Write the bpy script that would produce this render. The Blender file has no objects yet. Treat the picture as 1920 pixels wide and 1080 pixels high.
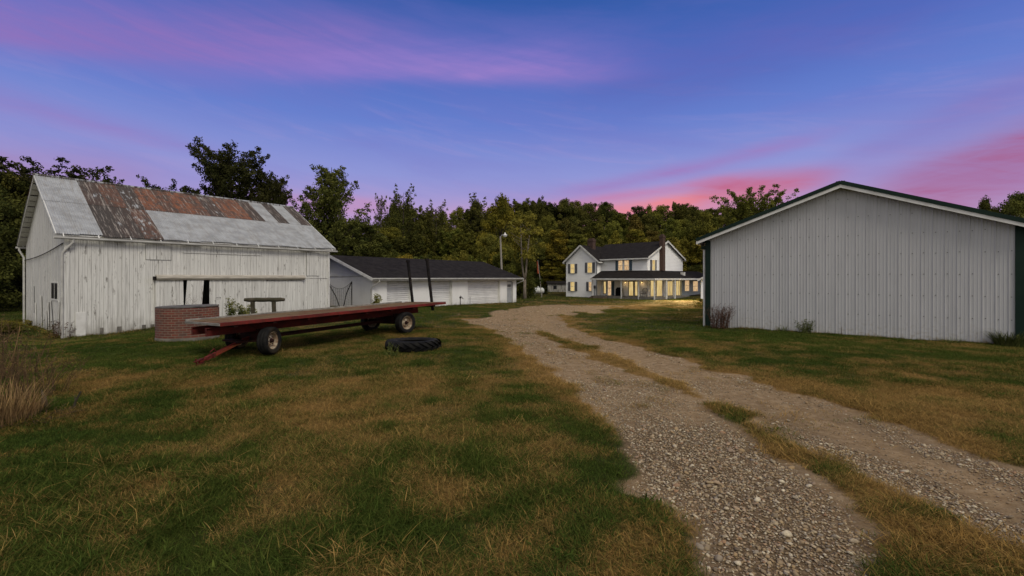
import bpy, math, random
import numpy as np
from mathutils import Vector, Matrix
R = math.radians
SC = bpy.context.scene
COL = SC.collection
F, HZ, CX, CAMZ = 853.0, 521.0, 960.0, 2.0      # measured lens: focal length in photo pixels, horizon row, centre column, eye height

# ------------------------------------------------------------------ noise / terrain
def _h(ix, iy, s):
    v = np.sin(ix*127.1 + iy*311.7 + s*74.7)*43758.5453
    return v - np.floor(v)
def vnoise(x, y, s=0):
    x = np.asarray(x, float); y = np.asarray(y, float)
    ix, iy = np.floor(x), np.floor(y); fx, fy = x-ix, y-iy
    fx = fx*fx*(3-2*fx); fy = fy*fy*(3-2*fy)
    a = _h(ix, iy, s)*(1-fx) + _h(ix+1, iy, s)*fx
    b = _h(ix, iy+1, s)*(1-fx) + _h(ix+1, iy+1, s)*fx
    return a*(1-fy) + b*fy
def fbm(x, y, s=0, o=4):
    t, a, n = 0.0, 0.5, 0.0
    for i in range(o):
        t = t + a*vnoise(np.asarray(x)*2**i, np.asarray(y)*2**i, s+i*7.3); n += a; a *= .5
    return t/n
def sst(a, b, x):
    t = np.clip((np.asarray(x, float)-a)/(b-a), 0, 1); return t*t*(3-2*t)
CP = np.array([(0,-30,.0),(0,2,0),(-5,4,0),(5,4,0),(-6.3,11.8,-.02),(-3.5,15.2,.12),(-7.2,10.5,0),(-17.7,18,-.38),(-10.9,27,.17),(-14.5,22.3,-.12),
   (-25.3,23.8,-.5),(-10.7,14.2,0),(8,18.75,0),(15.4,13.8,-.05),(-9,29.4,-.03),(.4,42,-.28),(-4.6,35.4,-.155),(12,64,-.8),(18,59,-.78),(8,68,-.8),
   (3.5,60,-.62),(1.5,22,0),(2,34,-.15),(8,45,-.4),(20,45,-.45),(30,60,-.6),(-40,40,-.5),(-40,15,-.5),(30,10,0),(-14,10,-.1),(-30,62,0),(-10,60,-.2)])
def g(x, y):
    x = np.asarray(x, float); y = np.asarray(y, float)
    n = np.zeros_like(x+y); d = np.zeros_like(x+y)
    for px, py, h in CP:
        w = 1/((x-px)**2 + (y-py)**2 + 2.0)**1.5
        n = n + w*h; d = d + w
    z = n/d
    z = z + (fbm(x*.6, y*.6, 3, 3)-.5)*.07
    return z + 8.5*sst(68, 135, y + .1*np.abs(x)) + 3.0*sst(-30, -70, x)
def gz(x, y): return float(g(x, y))
def ray(px, py):                                   # where the line of sight through a photo point meets the ground
    k = (px-CX)/F; Y = 15.0
    for _ in range(40):
        Y = .5*Y + .5*(CAMZ - gz(k*Y, Y))*F/max(py-HZ, 4)
    return (k*Y, Y)
def on_ground(px, Y):
    x = (px-CX)/F*Y; return Vector((x, Y, gz(x, Y)))
def zat(py, Y): return CAMZ + (HZ-py)/F*Y

# ------------------------------------------------------------------ node helpers
def newmat(name):
    m = bpy.data.materials.new(name); m.use_nodes = True
    nt = m.node_tree; nt.nodes.clear()
    out = nt.nodes.new('ShaderNodeOutputMaterial')
    b = nt.nodes.new('ShaderNodeBsdfPrincipled')
    nt.links.new(b.outputs[0], out.inputs[0])
    return m, nt, b, out
class NB:
    def __init__(s, nt): s.nt = nt; s.L = nt.links
    def n(s, t, **kw):
        x = s.nt.nodes.new(t)
        for k, v in kw.items(): setattr(x, k, v)
        return x
    def put(s, sock, v):
        if isinstance(v, (int, float)): sock.default_value = v
        elif isinstance(v, (tuple, list)):
            sock.default_value = tuple(v) + ((1,) if len(v) == 3 and sock.type == 'RGBA' else ())
        else: s.L.new(v, sock)
    def m(s, op, a, b=0.0, c=0.0, clamp=False):
        x = s.n('ShaderNodeMath', operation=op); x.use_clamp = clamp
        s.put(x.inputs[0], a); s.put(x.inputs[1], b); s.put(x.inputs[2], c); return x.outputs[0]
    def add(s, a, b): return s.m('ADD', a, b)
    def sub(s, a, b): return s.m('SUBTRACT', a, b)
    def mul(s, a, b): return s.m('MULTIPLY', a, b)
    def mix(s, f, a, b, mode='MIX'):
        x = s.n('ShaderNodeMix', data_type='RGBA', blend_type=mode)
        s.put(x.inputs[0], f); s.put(x.inputs[6], a); s.put(x.inputs[7], b); return x.outputs[2]
    def ss(s, v, a, b, c=0.0, d=1.0):
        x = s.n('ShaderNodeMapRange', interpolation_type='SMOOTHSTEP'); x.clamp = True
        s.put(x.inputs[0], v); s.put(x.inputs[1], a); s.put(x.inputs[2], b); s.put(x.inputs[3], c); s.put(x.inputs[4], d); return x.outputs[0]
    def coord(s, scale=(1,1,1), kind='Object', loc=(0,0,0), rot=(0,0,0)):
        t = s.n('ShaderNodeTexCoord'); mp = s.n('ShaderNodeMapping')
        mp.inputs['Scale'].default_value = scale; mp.inputs['Location'].default_value = loc; mp.inputs['Rotation'].default_value = rot
        s.L.new(t.outputs[kind], mp.inputs[0]); return mp.outputs[0]
    def noise(s, vec, scale=5, detail=4, rough=.55, dist=0.0):
        x = s.n('ShaderNodeTexNoise'); s.put(x.inputs['Vector'], vec)
        x.inputs['Scale'].default_value = scale; x.inputs['Detail'].default_value = detail
        x.inputs['Roughness'].default_value = rough; x.inputs['Distortion'].default_value = dist
        return x.outputs[0]
    def attr(s, name, t='GEOMETRY'):
        x = s.n('ShaderNodeAttribute', attribute_name=name, attribute_type=t); return x
    def bump(s, h, strength=.3, dist=.02):
        x = s.n('ShaderNodeBump'); x.inputs['Strength'].default_value = strength; x.inputs['Distance'].default_value = dist
        s.put(x.inputs['Height'], h); return x.outputs[0]
def noisy(name, c1, c2, scale=4, stretch=(1,1,1), rough=.7, metal=0, bump=.2, bdist=.01, lo=.35, hi=.65, detail=5, fine=None, tint=0, spec=.25):
    m, nt, b, o = newmat(name); N = NB(nt)
    v = N.coord(stretch)
    n1 = N.noise(v, scale, detail)
    col = N.mix(N.ss(n1, lo, hi), c1, c2)
    if fine:
        n2 = N.noise(N.coord(), fine[0], 3)
        col = N.mix(N.ss(n2, .3, .7, 0, fine[1]), col, fine[2])
    if tint:
        t = N.attr('ftint').outputs['Fac']
        col = N.mix(1, col, N.mix(t, (1-tint,)*3, (1+tint*.4,)*3), 'MULTIPLY')
    N.put(b.inputs['Base Color'], col); b.inputs['Roughness'].default_value = rough; b.inputs['Metallic'].default_value = metal; b.inputs['Specular IOR Level'].default_value = spec
    if bump: N.put(b.inputs['Normal'], N.bump(n1, bump, bdist))
    return m
def emis(name, c1, c2, strength, scale=(6,6,1)):
    m, nt, b, o = newmat(name); N = NB(nt); nt.nodes.remove(b)
    e = N.n('ShaderNodeEmission'); N.put(e.inputs[0], N.mix(N.ss(N.noise(N.coord(scale), 2, 3), .35, .65), c1, c2)); e.inputs[1].default_value = strength
    N.L.new(e.outputs[0], o.inputs[0]); return m

# ------------------------------------------------------------------ mesh builder
class MB:
    def __init__(s): s.v = []; s.f = []; s.t = []; s.ct = .5
    def _add(s, vs, fs):
        o = len(s.v); s.v += [tuple(p) for p in vs]; s.f += [tuple(i+o for i in q) for q in fs]; s.t += [s.ct]*len(fs)
    def hexa(s, p): s._add(p, [(0,3,2,1),(4,5,6,7),(0,1,5,4),(1,2,6,5),(2,3,7,6),(3,0,4,7)])
    def box(s, x0, x1, y0, y1, z0, z1):
        s.hexa([(x0,y0,z0),(x1,y0,z0),(x1,y1,z0),(x0,y1,z0),(x0,y0,z1),(x1,y0,z1),(x1,y1,z1),(x0,y1,z1)])
    def prism(s, poly, d):
        n = len(poly); P = [Vector(p) for p in poly]; D = Vector(d)
        s._add(P + [p+D for p in P], [tuple(range(n-1,-1,-1)), tuple(range(n,2*n))] + [(i,(i+1)%n,(i+1)%n+n,i+n) for i in range(n)])
    def beam(s, p0, p1, w, h, up=(0,0,1)):
        p0, p1 = Vector(p0), Vector(p1); d = (p1-p0).normalized(); u = Vector(up)
        sx = d.cross(u).normalized()*(w/2); sz = sx.cross(d).normalized()*(h/2)
        q = [-sx-sz, sx-sz, sx+sz, -sx+sz]
        s.hexa([p0+q[0], p0+q[1], p1+q[1], p1+q[0], p0+q[3], p0+q[2], p1+q[2], p1+q[3]])
    def path(s, pts, rad, n=8, cap=True):
        pts = [Vector(p) for p in pts]; rad = rad if isinstance(rad, (list, tuple)) else [rad]*len(pts)
        vs, fs = [], []; ref = None
        for i, p in enumerate(pts):
            d = (pts[min(i+1,len(pts)-1)] - pts[max(i-1,0)]).normalized()
            if ref is None: ref = Vector((1,0,0)) if abs(d.x) < .8 else Vector((0,1,0))
            a = d.cross(ref).normalized(); b = d.cross(a); ref = -b if False else ref
            for k in range(n):
                t = 2*math.pi*k/n; vs.append(p + (a*math.cos(t) + b*math.sin(t))*rad[i])
        for i in range(len(pts)-1):
            for k in range(n): fs.append((i*n+k, i*n+(k+1)%n, (i+1)*n+(k+1)%n, (i+1)*n+k))
        if cap: fs += [tuple(range(n-1,-1,-1)), tuple((len(pts)-1)*n+k for k in range(n))]
        s._add(vs, fs)
    def lathe(s, prof, n=24, axis='Z', c=(0,0,0), closed=False):    # prof: (radius, height)
        vs, fs = [], []; m = len(prof); c = Vector(c)
        for k in range(n):
            t = 2*math.pi*k/n
            for r, h in prof:
                p = (r*math.cos(t), r*math.sin(t), h)
                vs.append(c + Vector(p if axis == 'Z' else (p[0], p[2], p[1])))
        mm = m if closed else m-1
        for k in range(n):
            for j in range(mm):
                q = (k*m+j, ((k+1)%n)*m+j, ((k+1)%n)*m+(j+1)%m, k*m+(j+1)%m)
                fs.append(q if axis == 'Z' else q[::-1])
        s._add(vs, fs)
    def build(s, name, mat, parent=None, smooth=False, bevel=0, ang=35):
        me = bpy.data.meshes.new(name); me.from_pydata(s.v, [], s.f); me.update()
        a = me.attributes.new('ftint', 'FLOAT', 'FACE'); a.data.foreach_set('value', s.t)
        o = bpy.data.objects.new(name, me); COL.objects.link(o)
        if mat: me.materials.append(mat)
        if parent: o.parent = parent
        if smooth:
            me.shade_smooth()
            if smooth != 'all':
                for e in me.edges: pass
                me.set_sharp_from_angle(angle=R(ang))
        if bevel:
            b = o.modifiers.new('bevel', 'BEVEL'); b.width = bevel; b.segments = 2; b.limit_method = 'ANGLE'
        return o
def tag(o, label, cat, group=None):
    o['label'] = label; o['category'] = cat
    if group: o['group'] = group
    return o
def thing(name, label, cat, loc, rz=0, group=None, rot=None):
    o = bpy.data.objects.new(name, None); COL.objects.link(o); o.location = loc
    o.rotation_euler = rot or (0,0,rz); o.empty_display_size = .3
    return tag(o, label, cat, group)
def raw_mesh(name, V, Fq, mat, fattr=None, smooth=False):
    me = bpy.data.meshes.new(name); nv, nf = len(V), len(Fq); k = Fq.shape[1]
    me.vertices.add(nv); me.vertices.foreach_set('co', np.asarray(V, np.float32).ravel())
    me.loops.add(nf*k); me.loops.foreach_set('vertex_index', np.asarray(Fq, np.int32).ravel())
    me.polygons.add(nf); me.polygons.foreach_set('loop_start', np.arange(0, nf*k, k, dtype=np.int32))
    me.update(calc_edges=True)
    if fattr is not None:
        a = me.attributes.new('ftint', 'FLOAT', 'FACE'); a.data.foreach_set('value', np.asarray(fattr, np.float32))
    if mat: me.materials.append(mat)
    if smooth: me.shade_smooth()
    return me

# ------------------------------------------------------------------ materials
def paint_boards():
    m, nt, b, o = newmat('weathered_white_boards'); N = NB(nt)
    t = N.attr('ftint').outputs['Fac']
    col = N.mix(t, (.66,.65,.615), (.76,.75,.71))
    n1 = N.noise(N.coord((14,14,.5)), 1.6, 6, .65)
    col = N.mix(N.ss(n1, .46, .68, 0, .7), col, (.37,.355,.33))
    n2 = N.noise(N.coord((8,8,1.5)), 1.2, 7, .72)
    col = N.mix(N.ss(n2, .60, .64, 0, .85), col, (.19,.175,.155))
    n3 = N.noise(N.coord((30,30,2.5)), 1.2, 4, .6)
    col = N.mix(N.ss(n3, .55, .75, 0, .4), col, (.42,.40,.36))
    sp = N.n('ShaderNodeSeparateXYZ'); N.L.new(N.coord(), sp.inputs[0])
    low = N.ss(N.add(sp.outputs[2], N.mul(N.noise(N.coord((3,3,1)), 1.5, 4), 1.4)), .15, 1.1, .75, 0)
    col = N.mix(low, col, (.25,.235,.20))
    N.put(b.inputs['Base Color'], col); b.inputs['Roughness'].default_value = .85
    N.put(b.inputs['Normal'], N.bump(N.add(n3, n2), .35, .006)); return m
def barn_roof_mat():
    m, nt, b, o = newmat('rusting_corrugated_iron'); N = NB(nt)
    rust = N.attr('ftint').outputs['Fac']; var = N.attr('fvar').outputs['Fac']      # how far each sheet has rusted, and which way
    streak = N.noise(N.coord((5,.8,.8)), 1.6, 6, .65)
    blot = N.noise(N.coord((1.1,1.1,1.1)), 1.8, 5, .6)
    gal = N.mix(N.ss(blot, .35, .7), (.37,.38,.395), (.25,.255,.265))
    gal = N.mix(N.ss(N.noise(N.coord((3,1.6,1.6), loc=(4,2,0)), 1.1, 6, .75), .67, .71, 0, .8), gal, (.16,.075,.045))
    gal = N.mix(N.ss(streak, .45, .68, 0, .65), gal, (.24,.225,.21))
    rc = N.mix(var, (.048,.038,.034), (.165,.064,.036))
    rc = N.mix(N.ss(N.noise(N.coord((4,.45,.45), loc=(1,3,5)), 1.7, 6, .7), .44, .60, 0, .85), rc, (.05,.042,.038))
    rc = N.mix(N.ss(N.noise(N.coord((11,.7,.7)), 1.5, 6, .7), .52, .64, 0, .75), rc, (.34,.295,.265))
    rc = N.mix(N.mul(N.ss(N.noise(N.coord((1.6,2.2,2.2)), 1.7, 5, .7), .47, .60, 0, .75), N.ss(var, .15, .7)), rc, (.235,.082,.036))
    f = N.ss(N.add(N.mul(rust, 1.0), N.mul(N.sub(N.add(streak, N.mul(blot, .6)), .8), 1.15)), .41, .59)
    N.put(b.inputs['Base Color'], N.mix(f, gal, rc))
    b.inputs['Metallic'].default_value = 0.0; N.put(b.inputs['Roughness'], N.ss(f, 0, 1, .55, .9)); return m
def brick_mat():
    m, nt, b, o = newmat('old_red_brick'); N = NB(nt)
    # wrap the courses round the drum: angle -> length, height
    tc = N.n('ShaderNodeTexCoord'); sp = N.n('ShaderNodeSeparateXYZ'); N.L.new(tc.outputs['Object'], sp.inputs[0])
    an = N.m('ARCTAN2', sp.outputs[1], sp.outputs[0]); cb = N.n('ShaderNodeCombineXYZ')
    N.put(cb.inputs[0], N.mul(an, .86)); N.put(cb.inputs[1], sp.outputs[2])
    bt = N.n('ShaderNodeTexBrick'); N.L.new(cb.outputs[0], bt.inputs['Vector'])
    bt.inputs['Scale'].default_value = 1; bt.inputs['Brick Width'].default_value = .205; bt.inputs['Row Height'].default_value = .074
    bt.inputs['Mortar Size'].default_value = .009; bt.inputs['Mortar Smooth'].default_value = .3
    bt.inputs['Color1'].default_value = (.20,.050,.032,1); bt.inputs['Color2'].default_value = (.10,.032,.024,1); bt.inputs['Mortar'].default_value = (.20,.165,.125,1)
    col = N.mix(N.ss(N.noise(N.coord(), 3, 5), .45, .7, 0, .5), bt.outputs[0], (.10,.075,.06))
    N.put(b.inputs['Base Color'], col); b.inputs['Roughness'].default_value = .9
    N.put(b.inputs['Normal'], N.bump(bt.outputs[1], -.8, .012)); return m
def siding_mat(name, c, lap=.2):
    m, nt, b, o = newmat(name); N = NB(nt)
    sp = N.n('ShaderNodeSeparateXYZ'); N.L.new(N.coord(), sp.inputs[0])
    fr = N.m('FRACT', N.m('DIVIDE', sp.outputs[2], lap))
    col = N.mix(N.ss(N.noise(N.coord((1,1,.4)), 1.1, 4), .45, .75, 0, .25), c, tuple(x*.8 for x in c))
    N.put(b.inputs['Base Color'], col); b.inputs['Roughness'].default_value = .6
    N.put(b.inputs['Normal'], N.bump(N.sub(1.0, fr), 1.0, lap*.5)); return m
def shingle_mat():
    m, nt, b, o = newmat('dark_asphalt_shingles'); N = NB(nt)
    n = N.noise(N.coord((1,1,1)), 2.5, 6, .7); n2 = N.noise(N.coord((1.3,7,7)), 3, 2)
    col = N.mix(N.ss(n, .35, .7), (.013,.011,.011), (.031,.027,.026))
    col = N.mix(N.ss(n2, .45, .65, 0, .4), col, (.032,.028,.028))
    N.put(b.inputs['Base Color'], col); b.inputs['Roughness'].default_value = .95; b.inputs['Specular IOR Level'].default_value = .06
    N.put(b.inputs['Normal'], N.bump(n2, .4, .02)); return m
def block_mat():
    m, nt, b, o = newmat('painted_block'); N = NB(nt)
    tc = N.coord(rot=(R(90),0,0))
    bt = N.n('ShaderNodeTexBrick'); N.L.new(tc, bt.inputs['Vector']); bt.inputs['Scale'].default_value = 1
    bt.inputs['Brick Width'].default_value = .4; bt.inputs['Row Height'].default_value = .2; bt.inputs['Mortar Size'].default_value = .01
    col = N.mix(N.ss(N.noise(N.coord((1,1,.6)), 1.3, 5), .45, .75, 0, .4), (.86,.85,.82), (.68,.665,.63))
    sp = N.n('ShaderNodeSeparateXYZ'); N.L.new(N.coord(), sp.inputs[0])
    col = N.mix(N.ss(N.add(sp.outputs[2], N.mul(N.noise(N.coord(), 3, 4), .5)), .0, .45, .6, 0), col, (.35,.33,.28))
    N.put(b.inputs['Base Color'], col); b.inputs['Roughness'].default_value = .8
    N.put(b.inputs['Normal'], N.bump(bt.outputs[1], -.5, .01)); return m
def ribbed_mat():
    m, nt, b, o = newmat('pale_ribbed_steel'); N = NB(nt)
    sp = N.n('ShaderNodeSeparateXYZ'); N.L.new(N.coord(), sp.inputs[0])
    n = N.noise(N.coord((2.2,2.2,.35)), 1.4, 5, .6)
    col = N.mix(N.ss(n, .4, .7, 0, .6), (.475,.475,.49), (.395,.395,.41))
    sheet = N.noise(N.coord((.9,.9,.02)), 1.0, 1)
    col = N.mix(N.ss(sheet, .4, .6, 0, .25), col, (.54,.53,.54))
    sp2 = N.noise(N.coord((1,1,1)), 9, 3, .6)
    low = N.mul(N.ss(N.add(sp.outputs[2], N.mul(n, 1.0)), .3, 1.3, 1, 0), N.ss(sp2, .45, .72))
    col = N.mix(N.mul(low, .6), col, (.30,.25,.19))
    col = N.mix(N.ss(N.attr('ftint').outputs['Fac'], .6, .9), col, (.10,.095,.09))
    N.put(b.inputs['Base Color'], col); b.inputs['Roughness'].default_value = .5
    N.put(b.inputs['Normal'], N.bump(N.noise(N.coord((1,1,.3)), 1.2, 2), .15, .03)); return m
def plank_mat():
    m, nt, b, o = newmat('worn_deck_planks'); N = NB(nt)
    t = N.attr('ftint').outputs['Fac']
    n = N.noise(N.coord((.8,9,9)), 1.6, 6, .65)
    col = N.mix(N.ss(n, .35, .65), (.235,.165,.095), (.085,.058,.036))
    col = N.mix(N.mul(N.ss(N.noise(N.coord((.9,3,3)), 1.2, 5, .7), .5, .62), N.ss(t, .2, .8, .3, .9)), col, (.16,.045,.035))
    N.put(b.inputs['Base Color'], col); b.inputs['Roughness'].default_value = .95; b.inputs['Specular IOR Level'].default_value = .03
    N.put(b.inputs['Normal'], N.bump(n, .3, .006)); return m
def leaf_mat():
    m, nt, b, o = newmat('foliage'); N = NB(nt); nt.nodes.remove(b)
    oi = N.n('ShaderNodeObjectInfo'); t = N.attr('ftint').outputs['Fac']
    col = N.mix(1, oi.outputs['Color'], N.mix(t, (.45,.5,.5), (1.6,1.45,1.15)), 'MULTIPLY')
    d = N.n('ShaderNodeBsdfDiffuse'); N.put(d.inputs[0], col)
    tr = N.n('ShaderNodeBsdfTranslucent'); N.put(tr.inputs[0], col)
    mx = N.n('ShaderNodeMixShader'); mx.inputs[0].default_value = .3
    N.L.new(d.outputs[0], mx.inputs[1]); N.L.new(tr.outputs[0], mx.inputs[2]); N.L.new(mx.outputs[0], o.inputs[0]); return m
def grass_mat():
    m, nt, b, o = newmat('grass_blades'); N = NB(nt); nt.nodes.remove(b)
    dry = N.attr('idry', 'INSTANCER').outputs['Fac']; rnd = N.attr('irnd', 'INSTANCER').outputs['Fac']; t = N.attr('ftint').outputs['Fac']
    green = N.mix(rnd, (.026,.054,.011), (.085,.104,.021))
    tan = N.mix(rnd, (.225,.130,.036), (.33,.222,.082))
    f = N.ss(N.add(dry, N.mul(N.sub(N.m('FRACT', N.mul(t, 7.3)), .5), .85)), .28, .76)
    col = N.mix(f, green, tan)
    col = N.mix(1, col, N.mix(t, (.38,.40,.42), (1.95,1.9,1.85)), 'MULTIPLY')
    d = N.n('ShaderNodeBsdfDiffuse'); N.put(d.inputs[0], col)
    tr = N.n('ShaderNodeBsdfTranslucent'); N.put(tr.inputs[0], col)
    mx = N.n('ShaderNodeMixShader'); mx.inputs[0].default_value = .3
    N.L.new(d.outputs[0], mx.inputs[1]); N.L.new(tr.outputs[0], mx.inputs[2]); N.L.new(mx.outputs[0], o.inputs[0]); return m
def stone_mat():
    m, nt, b, o = newmat('river_gravel'); N = NB(nt)
    r = N.attr('irnd', 'INSTANCER').outputs['Fac']
    cr = N.n('ShaderNodeValToRGB'); N.put(cr.inputs[0], r); e = cr.color_ramp.elements
    e[0].position = 0; e[0].color = (.10,.070,.040,1); e[1].position = 1; e[1].color = (.66,.57,.41,1)
    for p, c in ((.2,(.27,.20,.118)),(.4,(.34,.225,.105)),(.55,(.42,.33,.20)),(.7,(.24,.205,.16)),(.8,(.33,.175,.08)),(.9,(.47,.385,.26))):
        x = e.new(p); x.color = c+(1,)
    n = N.noise(N.coord(), 2.5, 4)
    N.put(b.inputs['Base Color'], N.mix(N.ss(n, .35, .7, 0, .5), cr.outputs[0], (.17,.13,.095))); b.inputs['Roughness'].default_value = .85; return m
def ground_mat():
    m, nt, b, o = newmat('turf_and_gravel'); N = NB(nt)
    gr = N.attr('gravel').outputs['Fac']; dry = N.attr('dry').outputs['Fac']; co = N.attr('coarse').outputs['Fac']
    v = N.coord()
    n1 = N.noise(v, .9, 6, .65); n2 = N.noise(v, 7, 5, .7); n3 = N.noise(v, 40, 3, .7)
    turf = N.mix(N.ss(N.add(dry, N.mul(N.sub(n2, .5), .9)), .25, .75), (.040,.043,.014), (.225,.130,.042))
    turf = N.mix(N.ss(n3, .4, .7, 0, .5), turf, (.055,.036,.016))
    dirt = N.mix(N.ss(n2, .35, .7), (.215,.140,.074), (.33,.235,.140))
    vo = N.n('ShaderNodeTexVoronoi'); N.L.new(v, vo.inputs['Vector']); vo.inputs['Scale'].default_value = 22
    vs = N.n('ShaderNodeSeparateColor'); N.L.new(vo.outputs['Color'], vs.inputs[0])
    st = N.mix(vs.outputs[0], (.12,.092,.06), (.33,.27,.195))
    st = N.mix(N.ss(vo.outputs['Distance'], .3, .6), st, (.10,.075,.05))
    gap = N.mix(N.ss(n3, .35, .65), (.075,.050,.028), (.18,.125,.075))
    road = N.mix(co, N.mix(N.ss(n3, .5, .68, 0, .6), dirt, st), gap)
    f = N.ss(N.add(gr, N.mul(N.sub(n2, .5), .5)), .35, .65)
    N.put(b.inputs['Base Color'], N.mix(f, turf, road)); b.inputs['Roughness'].default_value = 1.0
    b.inputs['Specular IOR Level'].default_value = .1
    N.put(b.inputs['Normal'], N.bump(N.add(N.mul(n2, .7), N.mul(n3, .4)), .6, .04)); return m

M = dict(
  boards=paint_boards(), barn_roof=barn_roof_mat(), brick=brick_mat(), shingle=shingle_mat(), block=block_mat(), ribbed=ribbed_mat(), plank=plank_mat(),
  leaf=leaf_mat(), grass=grass_mat(), stone=stone_mat(), ground=ground_mat(),
  siding=siding_mat('white_lap_siding', (.90,.89,.88)), gsiding=siding_mat('gable_lap_siding', (.66,.65,.62), .15),
  white=noisy('white_trim_paint', (.76,.75,.72), (.60,.585,.55), 2.5, lo=.4, hi=.75, rough=.55, bump=.1),
  door=noisy('white_door_paint', (.84,.83,.81), (.72,.71,.69), 1.6, lo=.4, hi=.75, rough=.6, bump=.05, tint=.14),
  greydoor=noisy('grey_door_paint', (.36,.37,.38), (.30,.31,.32), 3, rough=.6),
  beam=noisy('weathered_pale_wood', (.52,.48,.41), (.36,.325,.27), 2.5, (1,6,6), rough=.85, bump=.3),
  purlin=noisy('grey_old_timber', (.30,.28,.25), (.17,.155,.135), 2, (4,1,4), rough=.9),
  rail=noisy('mossy_log', (.085,.07,.05), (.045,.042,.026), 5, rough=.95, bump=.5, bdist=.02),
  red=noisy('faded_red_paint', (.145,.019,.016), (.075,.014,.012), 2.2, (1,2,2), rough=.75, bump=.12, fine=(14,.6,(.05,.02,.016)), spec=.12),
  red2=noisy('bright_red_rail', (.22,.024,.020), (.12,.018,.015), 2.6, (1,3,3), rough=.7, bump=.1, fine=(14,.5,(.06,.024,.018)), spec=.15),
  dred=noisy('dirty_red_steel', (.045,.009,.008), (.02,.008,.007), 3, rough=.8, spec=.1, fine=(14,.5,(.03,.02,.016))),
  rubber=noisy('black_rubber', (.008,.008,.009), (.017,.016,.015), 6, rough=.85, bump=.2, spec=.12),
  cream=noisy('chalky_cream_rim', (.52,.46,.34), (.30,.23,.16), 5, rough=.6, fine=(12,.8,(.17,.085,.045))),
  steel=noisy('dark_steel', (.010,.009,.009), (.02,.016,.014), 6, rough=.7, spec=.1),
  galv=noisy('galvanised_gutter', (.56,.55,.52), (.42,.41,.39), 2, rough=.5, bump=.05),
  green=noisy('dark_green_steel', (.007,.020,.015), (.011,.026,.019), 2, rough=.5, bump=.05, spec=.15),
  concrete=noisy('old_concrete', (.22,.205,.18), (.13,.12,.105), 4, rough=.95, bump=.4),
  slab=noisy('grey_slab', (.13,.122,.115), (.07,.064,.06), 4, rough=.85, bump=.4),
  glass=noisy('dark_window_glass', (.012,.013,.015), (.02,.022,.025), 3, rough=.3, bump=0, spec=.08),
  black=noisy('black_and_gap_shade', (.006,.006,.006), (.012,.012,.012), 3, rough=.8, spec=.05),  # plain black, also paints the shade in hatch and board gaps
  blue=noisy('blue_grey_shutter', (.075,.115,.15), (.055,.085,.115), 4, rough=.6),
  mauve=noisy('grey_shutter', (.15,.15,.165), (.11,.11,.125), 4, rough=.6),
  pblue=noisy('pale_blue_wall', (.50,.53,.54), (.42,.45,.46), 2, rough=.7),
  chim=noisy('chimney_brick', (.115,.066,.05), (.065,.046,.04), 9, (1,1,3), rough=.9, bump=.5),
  bark=noisy('bark', (.085,.066,.05), (.04,.032,.025), 3, (3,3,.6), rough=.95, bump=.7, bdist=.04),
  palebark=noisy('pale_bark', (.24,.20,.16), (.13,.105,.08), 3, (3,3,.6), rough=.95, bump=.5, bdist=.03),
  pole=noisy('silvered_pole', (.36,.33,.29), (.24,.215,.185), 3, (4,4,.4), rough=.9),
  flag=noisy('faded_orange_flag', (.60,.15,.065), (.46,.11,.05), 3, rough=.8),
  tank=noisy('white_tank', (.66,.67,.66), (.55,.56,.55), 3, rough=.5),
  shed=noisy('peeling_shed_boards', (.50,.48,.45), (.16,.15,.13), 2.5, (5,5,.6), rough=.9, bump=.4),
  step=noisy('brown_step_boards', (.16,.115,.085), (.10,.07,.052), 3, rough=.9),
  twig=noisy('dead_stems', (.17,.105,.05), (.09,.055,.03), 6, rough=1, tint=.5),
  straw=noisy('dry_straw', (.33,.215,.095), (.22,.135,.06), 5, rough=1, tint=.5),
  weed=noisy('weed_leaves', (.12,.135,.032), (.075,.095,.022), 5, rough=.9, tint=.5),
  gold=noisy('goldenrod_heads', (.26,.24,.05), (.18,.18,.04), 5, rough=.9, tint=.4),
  rusty=noisy('red_brown_weed', (.12,.06,.04), (.08,.045,.03), 5, rough=1, tint=.5),
  net=noisy('dark_netting', (.03,.028,.026), (.05,.045,.04), 5, rough=.9),
  lit=emis('lamp_lit_room', (1,.76,.34), (.72,.48,.18), .72, (3.2,3.2,.5)),
  litp=emis('lamp_lit_curtain', (.98,.68,.36), (.62,.38,.20), .75, (3,3,1.5)),
  bulb=emis('lit_bulb', (1,.62,.22), (1,.62,.22), 2.5),
)

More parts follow.
